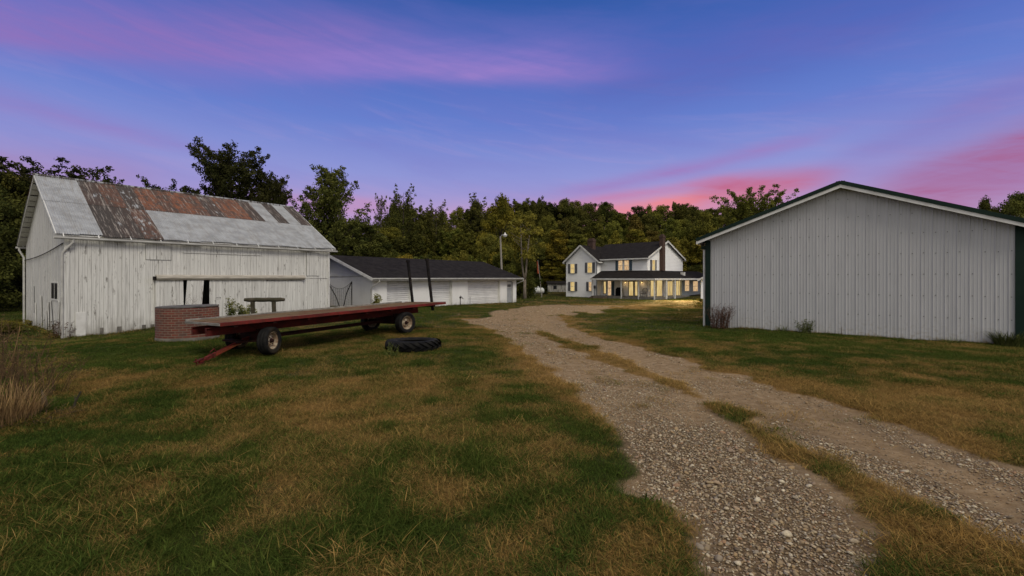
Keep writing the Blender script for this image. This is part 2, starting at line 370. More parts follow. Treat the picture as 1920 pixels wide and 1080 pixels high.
# ------------------------------------------------------------------ camera, sun, sky
cam = bpy.data.cameras.new('camera'); co = bpy.data.objects.new('camera', cam); COL.objects.link(co)
co.location = (0,0,CAMZ); co.rotation_euler = (R(90),0,0); cam.sensor_width = 36; cam.lens = F/1920*36
cam.shift_y = -(540-HZ)/1920; cam.clip_end = 2000; cam.clip_start = .05; SC.camera = co
SUNDIR = Vector((.42,-.62,.85)).normalized()
sl = bpy.data.lights.new('sun', 'SUN'); sl.energy = 1.5; sl.angle = R(22); sl.color = (1,.93,.80)
so = bpy.data.objects.new('sun', sl); COL.objects.link(so); so.rotation_euler = SUNDIR.to_track_quat('Z', 'Y').to_euler(); so.location = (0,0,40)
def make_world():
    w = bpy.data.worlds.new('World'); SC.world = w; w.use_nodes = True; nt = w.node_tree; nt.nodes.clear(); N = NB(nt)
    out = N.n('ShaderNodeOutputWorld')
    tc = N.n('ShaderNodeTexCoord'); sp = N.n('ShaderNodeSeparateXYZ'); N.L.new(tc.outputs['Generated'], sp.inputs[0])
    x, y, z = sp.outputs
    az = N.m('ARCTAN2', x, y); v = N.m('DIVIDE', z, N.m('MAXIMUM', N.m('SQRT', N.add(N.mul(x,x), N.mul(y,y))), .02))
    def rgb(*c): return tuple(((a/255+.055)/1.055)**2.4 if a > 10 else a/255/12.92 for a in c)
    cr = N.n('ShaderNodeValToRGB'); N.put(cr.inputs[0], v); e = cr.color_ramp.elements
    e[0].position = 0; e[0].color = rgb(200,160,196)+(1,); e[1].position = .66; e[1].color = rgb(42,84,160)+(1,)
    for p, c in ((.13,(182,162,214)),(.22,(146,153,218)),(.33,(104,130,210)),(.45,(76,110,195)),(.54,(58,99,181))):
        q = e.new(p); q.color = rgb(*c)+(1,)
    col = cr.outputs[0]
    # drifting cloud veil: long thin streaks along the wind
    cb = N.n('ShaderNodeCombineXYZ'); N.put(cb.inputs[0], N.mul(az, 1.2)); N.put(cb.inputs[1], N.add(N.mul(v, 6.5), N.mul(az, .9)))
    n1 = N.noise(cb.outputs[0], 1.3, 6, .55, .3); 
    cb2 = N.n('ShaderNodeCombineXYZ'); N.put(cb2.inputs[0], N.mul(az, 2.2)); N.put(cb2.inputs[1], N.sub(N.mul(v, 15), N.mul(az, 3.0))); N.put(cb2.inputs[2], 3.1)
    n2 = N.noise(cb2.outputs[0], 1.2, 5, .6, .4)
    col = N.mix(N.ss(n1, .38, .72, 0, .34), col, rgb(124,116,196))
    cb3 = N.n('ShaderNodeCombineXYZ'); N.put(cb3.inputs[0], N.mul(az, 4.5)); N.put(cb3.inputs[1], N.add(N.mul(v, 30), N.mul(az, 5.0))); N.put(cb3.inputs[2], 7.7)
    n3 = N.noise(cb3.outputs[0], 1.1, 6, .62, .6)
    def band(a0, v0, slope, sa, up, dn, curve=0):
        da = N.sub(az, a0); dv = N.sub(v, N.add(N.add(N.mul(da, slope), v0), N.mul(N.mul(da, da), curve)))
        s = N.add(N.mul(N.m('GREATER_THAN', dv, 0), up-dn), dn)
        t = N.m('DIVIDE', dv, s); u = N.m('DIVIDE', da, sa)
        return N.m('EXPONENT', N.mul(N.add(N.mul(t,t), N.mul(N.mul(u,u), N.mul(u,u))), -1.0))
    wob = N.mul(N.sub(n2, .5), .9)
    col = N.mix(N.mul(N.ss(n3, .48, .74, 0, .22), N.ss(v, .55, .2)), col, rgb(178,156,210))
    def streak(b, k, c, amt):
        nonlocal col
        f = N.mul(N.m('MULTIPLY', b, N.mul(N.ss(n2, .2, .7, .6, 1.1), N.ss(n3, .3, .7, .72, 1.15))), amt)
        col = N.mix(N.m('MINIMUM', f, 1), col, rgb(*c))
    streak(band(-.62, .405, .20, .36, .085, .032, 0), 0, (150,114,188), .78)
    streak(band(-.16, .452, .07, .42, .065, .026, -.22), 0, (146,124,204), .85)
    streak(band(-.02, .442, -.02, .25, .03, .018, 0), 0, (168,134,206), .55)
    streak(band(-.78, .255, -.12, .22, .022, .02), 0, (150,114,188), .4)
    streak(band(-.80, .165, .02, .14, .03, .04), 0, (168,124,174), .5)
    streak(band(-.40, .150, 0, .16, .02, .03), 0, (200,142,186), .7)
    streak(band(.02, .135, .02, .22, .03, .04), 0, (222,158,184), .55)
    streak(band(.30, .150, .10, .26, .022, .05), 0, (236,140,152), .95)
    streak(band(.30, .182, .10, .20, .012, .010), 0, (206,124,168), .55)
    streak(band(.36, .222, .15, .24, .016, .014), 0, (164,122,190), .7)
    streak(band(.50, .183, .03, .12, .018, .03), 0, (196,104,142), .85)
    streak(band(.80, .170, .26, .15, .04, .07), 0, (172,86,130), .9)
    streak(band(.74, .245, .30, .14, .025, .03), 0, (136,108,182), .35)
    streak(band(.48, .43, .10, .35, .10, .06), 0, (96,100,182), .55)
    # overhead and behind the viewer: an added pale sky, out of view, as neutral fill for the yard
    back = N.m('MAXIMUM', N.ss(v, .72, 1.2), N.ss(y, .25, -.35))
    col = N.mix(back, col, (.62,.60,.575))
    col = N.mix(N.ss(z, -.02, -.12), col, (.05,.045,.03))
    bg = N.n('ShaderNodeBackground'); N.put(bg.inputs[0], col); bg.inputs[1].default_value = 1.0
    sky = N.n('ShaderNodeTexSky', sky_type='NISHITA'); sky.sun_disc = False
    sky.sun_elevation = math.asin(SUNDIR.z); sky.sun_rotation = math.atan2(SUNDIR.x, SUNDIR.y)
    b2 = N.n('ShaderNodeBackground'); N.L.new(sky.outputs[0], b2.inputs[0]); b2.inputs[1].default_value = .05
    ms = N.n('ShaderNodeMixShader'); ms.inputs[0].default_value = .06
    N.L.new(bg.outputs[0], ms.inputs[1]); N.L.new(b2.outputs[0], ms.inputs[2]); N.L.new(ms.outputs[0], out.inputs[0])
make_world()
SC.view_settings.view_transform = 'Standard'; SC.view_settings.look = 'None'; SC.view_settings.exposure = 0; SC.view_settings.gamma = 1
SC.cycles.max_bounces = 6; SC.cycles.diffuse_bounces = 3; SC.cycles.transparent_max_bounces = 4; SC.cycles.use_denoising = True
#PART2
# ------------------------------------------------------------------ the ground: turf, two wheel tracks, gravel yard
def wp(pts): return np.array([ray(*p) for p in pts])
LT = wp([(862,598),(905,608),(960,640),(1015,675),(1070,720),(1125,760),(1150,795),(1160,840),(1185,880),(1220,920),(1250,960),(1285,985),(1310,1030),(1316,1078),(1340,1300),
         (1640,1300),(1612,1078),(1612,1025),(1615,995),(1590,960),(1550,912),(1498,868),(1438,840),(1372,806),(1322,776),(1256,728),(1172,693),(1066,657),(1010,628),(990,610),(985,594)])
RT = wp([(985,594),(1000,612),(1040,628),(1135,655),(1220,690),(1310,730),(1385,760),(1460,800),(1500,830),(1585,860),(1660,900),(1740,940),(1830,990),(1920,1035),(2100,1140),
         (2100,940),(1920,880),(1860,860),(1780,840),(1680,805),(1585,765),(1500,742),(1410,715),(1310,687),(1200,652),(1110,630),(1055,612),(1038,603),(1046,593)])
YD = wp([(862,598),(905,588),(950,579),(1000,573),(1060,571),(1120,572),(1165,574),(1150,579),(1110,584),(1060,590),(1040,606),(990,614),(930,616)])
ST = wp([(1150,800),(1160,850),(1190,900),(1250,970),(1300,1030),(1320,1300),(1600,1300),(1585,1040),(1570,965),(1500,890),(1420,840),(1330,790),(1200,785)])
def sdist(P, X, Y):                                # signed distance to a closed outline, positive inside
    d = np.full(X.shape, 1e9); ins = np.zeros(X.shape, bool); n = len(P)
    for i in range(n):
        ax, ay = P[i]; bx, by = P[(i+1) % n]; ex, ey = bx-ax, by-ay
        t = np.clip(((X-ax)*ex + (Y-ay)*ey)/(ex*ex+ey*ey+1e-9), 0, 1)
        d = np.minimum(d, np.hypot(X-ax-t*ex, Y-ay-t*ey))
        c = ((ay > Y) != (by > Y)) & (X < (bx-ax)*(Y-ay)/(by-ay+1e-12)+ax); ins ^= c
    return np.where(ins, d, -d)
def gravel(X, Y):
    s = np.clip(np.hypot(X, Y)/14, .5, 2.5)
    j = (fbm(X*1.6, Y*1.6, 11, 4)-.5)*1.15
    a = np.maximum(sdist(LT, X, Y), sdist(RT, X, Y)); m = sst(-.22, .22, a + .10 + j*.7)
    yard = sst(-.4, .5, sdist(YD, X, Y) + (fbm(X*.6, Y*.22, 5, 4)-.5)*5.5)
    return np.maximum(m, yard*.9)
def coarse(X, Y):
    j = (fbm(X*1.2, Y*1.2, 17, 4)-.5)*2.2
    a = sst(-.55, .55, sdist(ST, X, Y)+j)
    e = sdist(RT, X, Y); b = sst(.5, .1, np.abs(e-.25)) * sst(9, 4, Y)
    return np.maximum(a, b*.7)
DRY = [(240,712,190,16,.6),(820,715,170,30,.55),(780,800,180,28,.4),(640,770,120,22,.35),(1000,690,60,25,.35),(1105,742,50,40,1.1),(1040,695,50,22,.8),(270,905,110,22,.5),(520,735,60,14,.4),(930,775,120,22,.4),
       (1560,750,260,50,.85),(1850,760,140,60,.85),(1330,690,140,24,.45),(1720,700,160,22,.4),(1650,940,130,50,.7),(1800,1040,120,40,.55),(1180,960,50,50,.35),(1060,600,60,6,.5),(850,940,140,40,.3),(1000,860,80,40,.35),
       (1200,574,130,5,.9),(1290,567,50,3,.8),(1120,655,70,15,.5),(1230,705,80,12,.5),(160,700,60,8,.4),(560,880,120,26,.2),(1420,870,50,20,.4),  # second entry also paints the lawn's pool of light as pale grass
       (1120,860,70,60,-.7),(1070,790,45,45,-.4),(1260,1010,40,30,-.5),(1440,800,60,22,-.9),(1370,770,40,10,-.6),(870,720,50,20,-.3),(300,660,160,18,-.6),(90,850,120,40,-.4),(200,1040,220,60,-.35),(700,1000,160,40,-.25),
       (1640,665,260,12,-.6),(1400,628,220,10,-.5),(560,690,130,12,-.4),(900,680,60,18,-.4),(1250,605,90,8,-.3),(480,950,150,35,-.4)]
DW = []
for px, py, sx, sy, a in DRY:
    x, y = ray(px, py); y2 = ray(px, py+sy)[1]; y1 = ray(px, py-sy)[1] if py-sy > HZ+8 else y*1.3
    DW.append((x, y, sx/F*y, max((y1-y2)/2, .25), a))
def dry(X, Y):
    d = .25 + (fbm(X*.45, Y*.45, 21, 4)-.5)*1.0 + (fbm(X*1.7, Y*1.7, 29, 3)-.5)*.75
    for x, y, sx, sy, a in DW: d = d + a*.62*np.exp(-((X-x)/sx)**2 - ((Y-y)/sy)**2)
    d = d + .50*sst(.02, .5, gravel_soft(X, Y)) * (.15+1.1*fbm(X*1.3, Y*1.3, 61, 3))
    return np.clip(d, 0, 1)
def gravel_soft(X, Y):
    a = np.maximum(sdist(LT, X, Y), sdist(RT, X, Y)); return np.exp(-np.maximum(-a, 0)/.5)
def vattr(me, name, vals):
    a = me.attributes.new(name, 'FLOAT', 'POINT'); a.data.foreach_set('value', np.asarray(vals, np.float32).ravel())
def grid_faces(nr, nc):
    i = np.arange(nr-1)[:,None]*nc + np.arange(nc-1)[None,:]
    return np.stack([i, i+1, i+nc+1, i+nc], -1).reshape(-1, 4)
def make_ground():
    ys = 1.2*1.0132**np.arange(345)
    ks = np.concatenate([-np.geomspace(8, 1.4, 24)[:-1], np.linspace(-1.4, 1.4, 470), np.geomspace(1.4, 8, 24)[1:]])
    Yg = np.repeat(ys[:,None], len(ks), 1); Xg = Yg*ks[None,:]
    Z = g(Xg, Yg); gr = gravel(Xg, Yg); Z = Z - .035*gr + .015*(fbm(Xg*3, Yg*3, 41, 3)-.5)*(1-gr*.5)
    V = np.stack([Xg, Yg, Z], -1).reshape(-1, 3); Fq = grid_faces(*Yg.shape)
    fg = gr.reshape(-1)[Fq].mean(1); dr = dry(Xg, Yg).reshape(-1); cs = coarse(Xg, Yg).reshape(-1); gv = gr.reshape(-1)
    def sub(sel, name, extra=None):
        ids = np.unique(Fq[sel]); mp = np.full(len(V), -1); mp[ids] = np.arange(len(ids))
        VV, FF = V[ids], mp[Fq[sel]]; at = [gv[ids], dr[ids], cs[ids]]
        if extra is not None:
            EV, EF = extra; FF = np.concatenate([FF, EF+len(VV)]); VV = np.concatenate([VV, EV])
            at = [np.concatenate([a, np.full(len(EV), b)]) for a, b in zip(at, (0,.35,0))]
        me = raw_mesh(name, VV, FF, M['ground'], smooth=True)
        for n, a in zip(('gravel','dry','coarse'), at): vattr(me, n, a)
        o = bpy.data.objects.new(name, me); COL.objects.link(o); o['kind'] = 'structure'; return o
    ex = np.linspace(-320, 320, 81); ey = np.linspace(-80, 320, 61)
    EX, EY = np.meshgrid(ex, ey); drop = np.where((EY > 0) & (np.abs(EX) < 8*EY), 1.2, .02)
    EV = np.stack([EX, EY, g(EX, EY)-drop], -1).reshape(-1, 3)
    sub(fg <= .5, 'ground', (EV, grid_faces(*EX.shape))); sub(fg > .5, 'gravel_road')
make_ground()

# ------------------------------------------------------------------ scattered stuff: grass, gravel
def scatter(name, mat, protos, pts, attrs, label=None):
    """one object: a cloud of points, each carrying an instance of one of the small proto meshes"""
    c = bpy.data.collections.new(name+'_sources')
    for i, me in enumerate(protos):
        o = bpy.data.objects.new('%s_source_%02d' % (name, i), me); c.objects.link(o)
    me = bpy.data.meshes.new(name); me.vertices.add(len(pts)); me.vertices.foreach_set('co', np.asarray(pts, np.float32).ravel())
    for k, a in attrs.items():
        if k == 'kind_i':
            t = me.attributes.new(k, 'INT', 'POINT'); t.data.foreach_set('value', np.asarray(a, np.int32))
        else: vattr(me, k, a)
    o = bpy.data.objects.new(name, me); COL.objects.link(o); me.materials.append(mat); o['kind'] = 'stuff'
    ng = bpy.data.node_groups.new(name, 'GeometryNodeTree')
    ng.interface.new_socket('Geometry', in_out='INPUT', socket_type='NodeSocketGeometry')
    ng.interface.new_socket('Geometry', in_out='OUTPUT', socket_type='NodeSocketGeometry')
    n = ng.nodes; L = ng.links
    gi, go = n.new('NodeGroupInput'), n.new('NodeGroupOutput')
    ip = n.new('GeometryNodeInstanceOnPoints'); ci = n.new('GeometryNodeCollectionInfo')
    ci.inputs['Collection'].default_value = c; ci.inputs['Separate Children'].default_value = True; ci.inputs['Reset Children'].default_value = True
    mp = n.new('GeometryNodeMeshToPoints')
    def na(k, t='FLOAT'):
        x = n.new('GeometryNodeInputNamedAttribute'); x.data_type = t; x.inputs['Name'].default_value = k
        return [s for s in x.outputs if s.enabled and s.name == 'Attribute'][0]
    L.new(gi.outputs[0], mp.inputs['Mesh']); L.new(mp.outputs[0], ip.inputs['Points']); L.new(ci.outputs[0], ip.inputs['Instance'])
    ip.inputs['Pick Instance'].default_value = True; L.new(na('kind_i', 'INT'), ip.inputs['Instance Index'])
    cx = n.new('ShaderNodeCombineXYZ'); L.new(na('rx'), cx.inputs[0]); L.new(na('ry'), cx.inputs[1]); L.new(na('rz'), cx.inputs[2])
    er = n.new('FunctionNodeEulerToRotation'); L.new(cx.outputs[0], er.inputs[0]); L.new(er.outputs[0], ip.inputs['Rotation'])
    L.new(na('sc'), ip.inputs['Scale']); L.new(ip.outputs[0], go.inputs[0])
    md = o.modifiers.new('scatter', 'NODES'); md.node_group = ng
    return o
def tuft(seed, n, h0, h1, w, rad, lean, droop=.5):
    r = np.random.RandomState(seed); V, Q, T = [], [], []
    for i in range(n):
        a = r.rand()*6.283; rr = rad*math.sqrt(r.rand()); bx, by = rr*math.cos(a), rr*math.sin(a)
        d = r.rand()*6.283; ln = lean*(.3+r.rand()); h = h0+(h1-h0)*r.rand()**1.5; ww = w*(.6+.8*r.rand())
        dx, dy = math.cos(d), math.sin(d); px, py = -dy, dx; b = len(V)
        for j, s in enumerate((0,.4,.75,1)):
            out = h*ln*(s + droop*s*s); z = h*(s - droop*.45*ln*s*s); wj = ww*(1,.85,.55,.06)[j]/2
            V += [(bx+dx*out-px*wj, by+dy*out-py*wj, z), (bx+dx*out+px*wj, by+dy*out+py*wj, z)]
        t = r.rand()
        for j in range(3): Q.append((b+2*j, b+2*j+1, b+2*j+3, b+2*j+2)); T.append(t)
    return raw_mesh('grass_tuft', np.array(V), np.array(Q), M['grass'], T)
def wedge(n, y0, y1, rs, kmax=1.55):
    y = np.sqrt(y0*y0 + (y1*y1-y0*y0)*rs.rand(n)); return y*(rs.rand(n)*2-1)*kmax, y
FOOT = []                                         # footprints kept clear of grass: (cx, cy, ux, uy, half-length, half-width)
def clear(X, Y):
    k = np.ones(X.shape, bool)
    for cx, cy, ux, uy, a, b in FOOT:
        u = (X-cx)*ux + (Y-cy)*uy; w = -(X-cx)*uy + (Y-cy)*ux
        k &= ~((np.abs(u) < a) & (np.abs(w) < b))
    return k
def make_grass():
    r = np.random.RandomState(5)
    P = [tuft(i, 46, .018, .052, .0030, .11, 1.1) for i in range(3)] \
      + [tuft(10+i, 40, .04, .105, .0031, .09, 1.0, .9) for i in range(3)] \
      + [tuft(20+i, 40, .02, .055, .0030, .13, 1.4) for i in range(3)] \
      + [tuft(30+i, 34, .035, .095, .0085, .26, .9) for i in range(3)] \
      + [tuft(40+i, 30, .05, .13, .024, .6, .9) for i in range(2)] \
      + [tuft(60+i, 14, .015, .04, .016, .07, 1.5, .3) for i in range(2)]
    X, Y, K, S, D = [], [], [], [], []
    for (n, y0, y1, kinds) in ((58000,1.6,9,'near'),(76000,9,17,'near'),(84000,15,36,'mid'),(46000,34,78,'far')):
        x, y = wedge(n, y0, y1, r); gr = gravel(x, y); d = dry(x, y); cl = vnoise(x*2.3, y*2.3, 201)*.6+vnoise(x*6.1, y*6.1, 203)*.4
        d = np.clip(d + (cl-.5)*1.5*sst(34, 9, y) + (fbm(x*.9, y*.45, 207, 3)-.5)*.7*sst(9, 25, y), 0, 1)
        keep = (gr < .25 + .25*r.rand(n)) & clear(x, y) & (r.rand(n) < 1.0-.42*sst(.5, .95, d)) & (r.rand(n) < 1 - .50*sst(.35, .8, gravel_soft(x, y))*sst(.40, .56, fbm(x*1.5, y*1.5, 71, 3)))
        stray = (r.rand(n) < .03*sst(.5, .65, fbm(x*1.1, y*1.1, 33, 3))) & (gr > .3) & (coarse(x, y) < .4); keep |= stray
        x, y, d = x[keep], y[keep], d[keep]; m = len(x); lush = fbm(x*.9, y*.9, 51, 3)
        if kinds == 'near':
            k = np.where(d > .55+.25*(r.rand(m)-.5), 6+r.randint(0, 3, m), r.randint(0, 3, m))
            tall = (d < .45) & (r.rand(m) < sst(.52, .68, lush)*.20*sst(16, 4, y)+.006); k = np.where(tall, 3+r.randint(0, 3, m), k); k = np.where((r.rand(m) < .05) & (d < .6), 14+r.randint(0, 2, m), k)
            s = (.75+.6*r.rand(m))*(1+.25*sst(.45, .7, lush))
        elif kinds == 'mid': k = 9+r.randint(0, 3, m); s = (.55+.5*r.rand(m))*(1-.35*d)
        else: k = 12+r.randint(0, 2, m); s = (.55+.5*r.rand(m))*(1-.4*d)
        X.append(x); Y.append(y); K.append(k); S.append(s); D.append(d)
    X, Y, K, S, D = map(np.concatenate, (X, Y, K, S, D)); n = len(X)
    for (ax, ay, ux, uy, ln, off, k, hh) in ((MO.x,MO.y,MX.x,MX.y,8.9,-.12,0,1.5),(BO.x,BO.y,.6,.8,11.3,-.15,0,1.7),(GO.x,GO.y,.6,.8,15.7,-.12,0,1.6),(BO.x,BO.y,-.8,.6,9.6,-.15,1,1.9)):
        m = int(ln*26); t = r.rand(m)*ln; o_ = off-.16*r.rand(m)**2; sg = -1 if k else 1
        X = np.concatenate([X, ax+ux*t-uy*o_*sg]); Y = np.concatenate([Y, ay+uy*t+ux*o_*sg]); K = np.concatenate([K, 3+r.randint(0, 3, m)])
        S = np.concatenate([S, hh*(.4+.9*r.rand(m)**2)]); D = np.concatenate([D, np.full(m, .35)]); n = len(X)
    wb = Vector((-6.83-.8*1.1, 10.7+.6*1.1))
    for cx, cy, rad, hh in [(TP.x, TP.y, .76, .9), (CP_.x, CP_.y, .90, 1.3)] + [(wb.x+.6*u-.8*v, wb.y+.8*u+.6*v, .24, 1.0) for u in (1.18, 5.63) for v in (-.95, .95)]:
        m = int(rad*190); a = r.rand(m)*6.283; q = rad+.14*r.rand(m)**2
        X = np.concatenate([X, cx+q*np.cos(a)]); Y = np.concatenate([Y, cy+q*np.sin(a)]); K = np.concatenate([K, 3+r.randint(0, 3, m)]); S = np.concatenate([S, hh*(.5+.9*r.rand(m)**2)]); D = np.concatenate([D, np.full(m, .25)])
    n = len(X); pts = np.stack([X, Y, g(X, Y)-.006], -1)
    scatter('grass', M['grass'], P, pts, dict(kind_i=K, rx=(r.rand(n)-.5)*.3, ry=(r.rand(n)-.5)*.3, rz=r.rand(n)*6.283, sc=S, idry=D+(r.rand(n)-.5)*.22, irnd=np.clip(r.rand(n)*.5+.6*fbm(X*.3, Y*.3, 77, 3)-.05, 0, 1)))
def pebble(seed):
    r = np.random.RandomState(seed); b = MB(); b.lathe([(.0,-.5),(.62,-.36),(.98,-.02),(.7,.33),(.0,.5)], 8)
    V = np.array(b.v); q = r.randn(3, 3)
    V = V*(1, .65+.35*r.rand(), .55+.35*r.rand()) + .1*np.sin(V@q.T*2.3+seed); 
    me = bpy.data.meshes.new('pebble'); me.from_pydata(V.tolist(), [], b.f); me.materials.append(M['stone']); me.shade_smooth(); return me
def make_gravel():
    r = np.random.RandomState(8); X, Y, S = [], [], []
    for n, y0, y1, s0, s1, need in ((267000,2.4,9,.006,.016,.0),(28000,2.4,9,.012,.026,.42),(2200,2.4,9,.024,.05,.45),(140000,8,20,.011,.026,0),(90000,18,55,.022,.044,0),(350,2.4,20,.025,.04,0)):
        x, y = wedge(n, y0, y1, r); gr = gravel(x, y); cs = coarse(x, y)
        pat = sst(.42, .62, fbm(x*1.3, y*1.3, 91, 4))
        p = np.where(cs > .3+.4*r.rand(n), 1.0, .22 + .7*pat) if need == 0 else np.where(cs > need-.15+.3*r.rand(n), 1.0, .06)
        p = p*(1-.72*sst(.05, .30, sdist(RT, x, y))*(cs < .5)); kp = (gr > .30+.25*r.rand(n)) & (r.rand(n) < p) & clear(x, y)
        X.append(x[kp]); Y.append(y[kp]); S.append(s0 + (s1-s0)*r.rand(kp.sum())**2)
    X, Y, S = map(np.concatenate, (X, Y, S)); n = len(X)
    pts = np.stack([X, Y, g(X, Y)-.033+S*.28], -1)
    scatter('gravel', M['stone'], [pebble(i) for i in range(5)], pts, dict(kind_i=r.randint(0, 5, n), rx=(r.rand(n)-.5)*.8, ry=(r.rand(n)-.5)*.8, rz=r.rand(n)*6.283, sc=S, irnd=r.rand(n)))

# ------------------------------------------------------------------ old barn
RNG = random.Random(3)
def boards(b, x0, x1, z0, top, face='y', d=.0, holes=(), w=(.11,.16), gap=.007, skip=.0, miss=()):
    """vertical plank wall along local x (face 'y') or along local y (face 'x'); top is a function; holes = (xa, xb, za, zb)"""
    x = x0
    while x < x1-.02:
        wd = min(RNG.uniform(*w), x1-x); xa, xb = x, x+wd-gap; x += wd
        t = .025+RNG.uniform(0, .012); b.ct = RNG.random(); lo = z0
        spans = [(z0, None)]
        for ha, hb, za, zb in holes:
            if xa < hb-.01 and xb > ha+.01: spans = [(z0, za), (zb, None)]
        for (a, c) in spans:
            ta, tb = (c, c) if c is not None else (top(xa), top(xb))
            if min(ta, tb) - a < .02: continue
            P = [(xa,-d-t,a),(xb,-d-t,a),(xb,-d,a),(xa,-d,a),(xa,-d-t,ta),(xb,-d-t,tb),(xb,-d,tb),(xa,-d,ta)]
            if face == 'x': P = [(p[1], p[0], p[2]) for p in P]; P = [P[i] for i in (1,0,3,2,5,4,7,6)]
            b.hexa(P)
    b.ct = .5
BO = Vector((-17.66, 18, 0)); B1 = Vector((.6,.8,0)); BA = Vector((-.8,.6,0))
def line_x(P, D, px):                             # distance along a wall line at which a photo column falls
    k = (px-CX)/F; return (k*P.y-P.x)/(D.x-k*D.y)
def make_barn():
    L, Wd, EZ, RZ = 11.3, 9.6, 3.80, 6.62
    root = thing('barn', 'weathered white plank barn with a patched rusty tin roof', 'barn', BO, math.atan2(.8,.6))
    fx = lambda px: line_x(BO, B1, px)
    def fz(py, x): return zat(py, (BO+B1*x).y)
    slope = (RZ-EZ)/(Wd/2)
    gtop = lambda y: EZ-.03 + slope*(y if y < Wd/2 else Wd-y)
    d0, d1, d2 = fx(341), fx(350), fx(379); d3 = fx(391); dz = fz(523, d1)
    b = MB(); boards(b, 0, L, -.8, lambda x: EZ-.02, holes=[(d0-.1, d3+.1, -2, dz)])
    boards(b, 0, Wd, -1.0, gtop, 'x', holes=[(1.25, 2.68, 1.12, 1.78)], w=(.12,.19), gap=.009)
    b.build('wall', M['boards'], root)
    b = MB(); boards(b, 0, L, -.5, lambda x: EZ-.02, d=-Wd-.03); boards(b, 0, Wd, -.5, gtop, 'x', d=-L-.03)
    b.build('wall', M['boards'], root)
    # the boarded lower band of the gable stands a plank's thickness proud of the upper one; loose lower boards
    b = MB()
    for y, z0, z1, ln in ((3.6,-.45,.55,.10),(3.1,-.4,.9,.16),(1.15,-.45,1.05,-.32),(4.9,-.3,1.2,.07),(6.4,-.3,.8,.1)):
        b = MB(); b.ct = RNG.random(); b.beam((-.055, y, z0), (-.075, y+ln, z1), .15, .022, (1,0,0)); b.build('loose_board', M['boards'], root)
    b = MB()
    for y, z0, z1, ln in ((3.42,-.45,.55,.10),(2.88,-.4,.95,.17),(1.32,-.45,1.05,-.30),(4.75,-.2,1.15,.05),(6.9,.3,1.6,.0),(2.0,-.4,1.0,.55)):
        b = MB(); b.beam((-.052, y, z0), (-.054, y+ln, z1), .05, .01, (1,0,0)); b.build('painted_gap_strip', M['black'], root)  # black strip painted as the shade in an open board gap
    for q in ((-.055,.10,-.058,-.0,-.9,EZ-.05),(L-.12,L+.02,-.058,-.0,-.3,EZ-.05)): b = MB(); b.box(*q); b.build('corner_board', M['boards'], root)
    b = MB(); b.box(.12,L,-.028,.06,-1.2,-.06); b.build('foundation', M['concrete'], root)
    # hatches and trim lines on the front
    def panel(px0, px1, py0, py1, name, proud=.045):
        xa, xb = fx(px0), fx(px1); zt, zb = fz(py0, (xa+xb)/2), fz(py1, (xa+xb)/2); b = MB()
        b2 = MB(); b2.box(xa-.008, xb+.008, -.0395, -.03, zb-.008, zt+.008)  # black sheet behind the hatch, painted as shade in the gap round it
        boards(b, xa, xb, zb, lambda x: zt, d=.040, w=(.11,.15)); o = b.build(name, M['boards'], root)
        b2.build('painted_gap_shade', M['black'], o); return o
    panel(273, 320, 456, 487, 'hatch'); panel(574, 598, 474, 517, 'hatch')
    b = MB(); xa, xb = fx(342), fx(488); b.ct = .35; b.box(xa, xb, -.062, -.036, fz(476, (xa+xb)/2)-.02, fz(476, (xa+xb)/2)+.012)
    b.build('drip_batten', M['boards'], root)
    xa, xb = fx(574), fx(613); b = MB(); b.box(xa, xb, -.058, -.038, fz(521, xb)-.015, fz(521, xb)+.012); b.build('drip_batten', M['boards'], root)
    # sliding doors hung from a hooded rail
    def sdoor(xa, xb, zb, zt, skew=0.0, y=.09):
        b = MB(); x = xa; n = max(2, round((xb-xa)/.14)); w = (xb-xa)/n
        for i in range(n):
            b.ct = RNG.random(); t = .03+RNG.uniform(0,.008); x0, x1 = xa+i*w, xa+(i+1)*w-.006
            b.hexa([(x0+skew,-y-t,zb),(x1+skew,-y-t,zb),(x1+skew,-y,zb),(x0+skew,-y,zb),(x0,-y-t,zt),(x1,-y-t,zt),(x1,-y,zt),(x0,-y,zt)])
        return b.build('sliding_door', M['boards'], root)
    sdoor(fx(290), d0+.02, .02, dz+.03, .03); sdoor(d1-.02, d2+.03, .06, dz+.03, -.13, .13); d = sdoor(d3, fx(497), .08, dz+.03)
    b = MB(); x = fx(404); b.path([(x,-.15,1.05),(x,-.19,1.05),(x+.16,-.19,1.05),(x+.16,-.15,1.05)], .012, 6); b.build('handle', M['steel'], d)
    sdoor(fx(497.6), fx(566), .12, fz(527, fx(530)), 0, .07)
    xa, xb = fx(289), fx(568); zc = fz(520.5, (xa+xb)/2)
    b = MB(); pr = [(-.06,-.12),(-.20,-.115),(-.255,-.03),(-.23,.07),(-.14,.125),(-.06,.13)]
    b.prism([(xa+.03, y, zc+z) for y, z in pr], (xb-xa, 0, 0)); b.build('door_rail_hood', M['beam'], root, bevel=.01)
    b = MB(); b.box(xa-.06, xa+.02, -.24, -.03, zc-.10, zc+.05); b.build('rail_bracket', M['steel'], root)
    # gable window
    f = MB()
    for (y0, y1, z0, z1) in ((1.22,2.72,1.78,1.83),(1.22,2.72,1.05,1.12),(1.22,1.30,1.12,1.78),(2.64,2.72,1.12,1.78),(1.94,2.0,1.12,1.78)): f.box(-.05,.02, y0,y1, z0,z1)
    f = f.build('window', M['boards'], root); p = MB(); p.box(-.046,-.03, 1.30,2.64, 1.12,1.78); p.build('pane', M['glass'], f)
    # roof: overlapping corrugated sheets in two courses
    ov, oe = .32, .20; yl = Wd/2+oe; n = 17; sw = (L+2*ov)/n
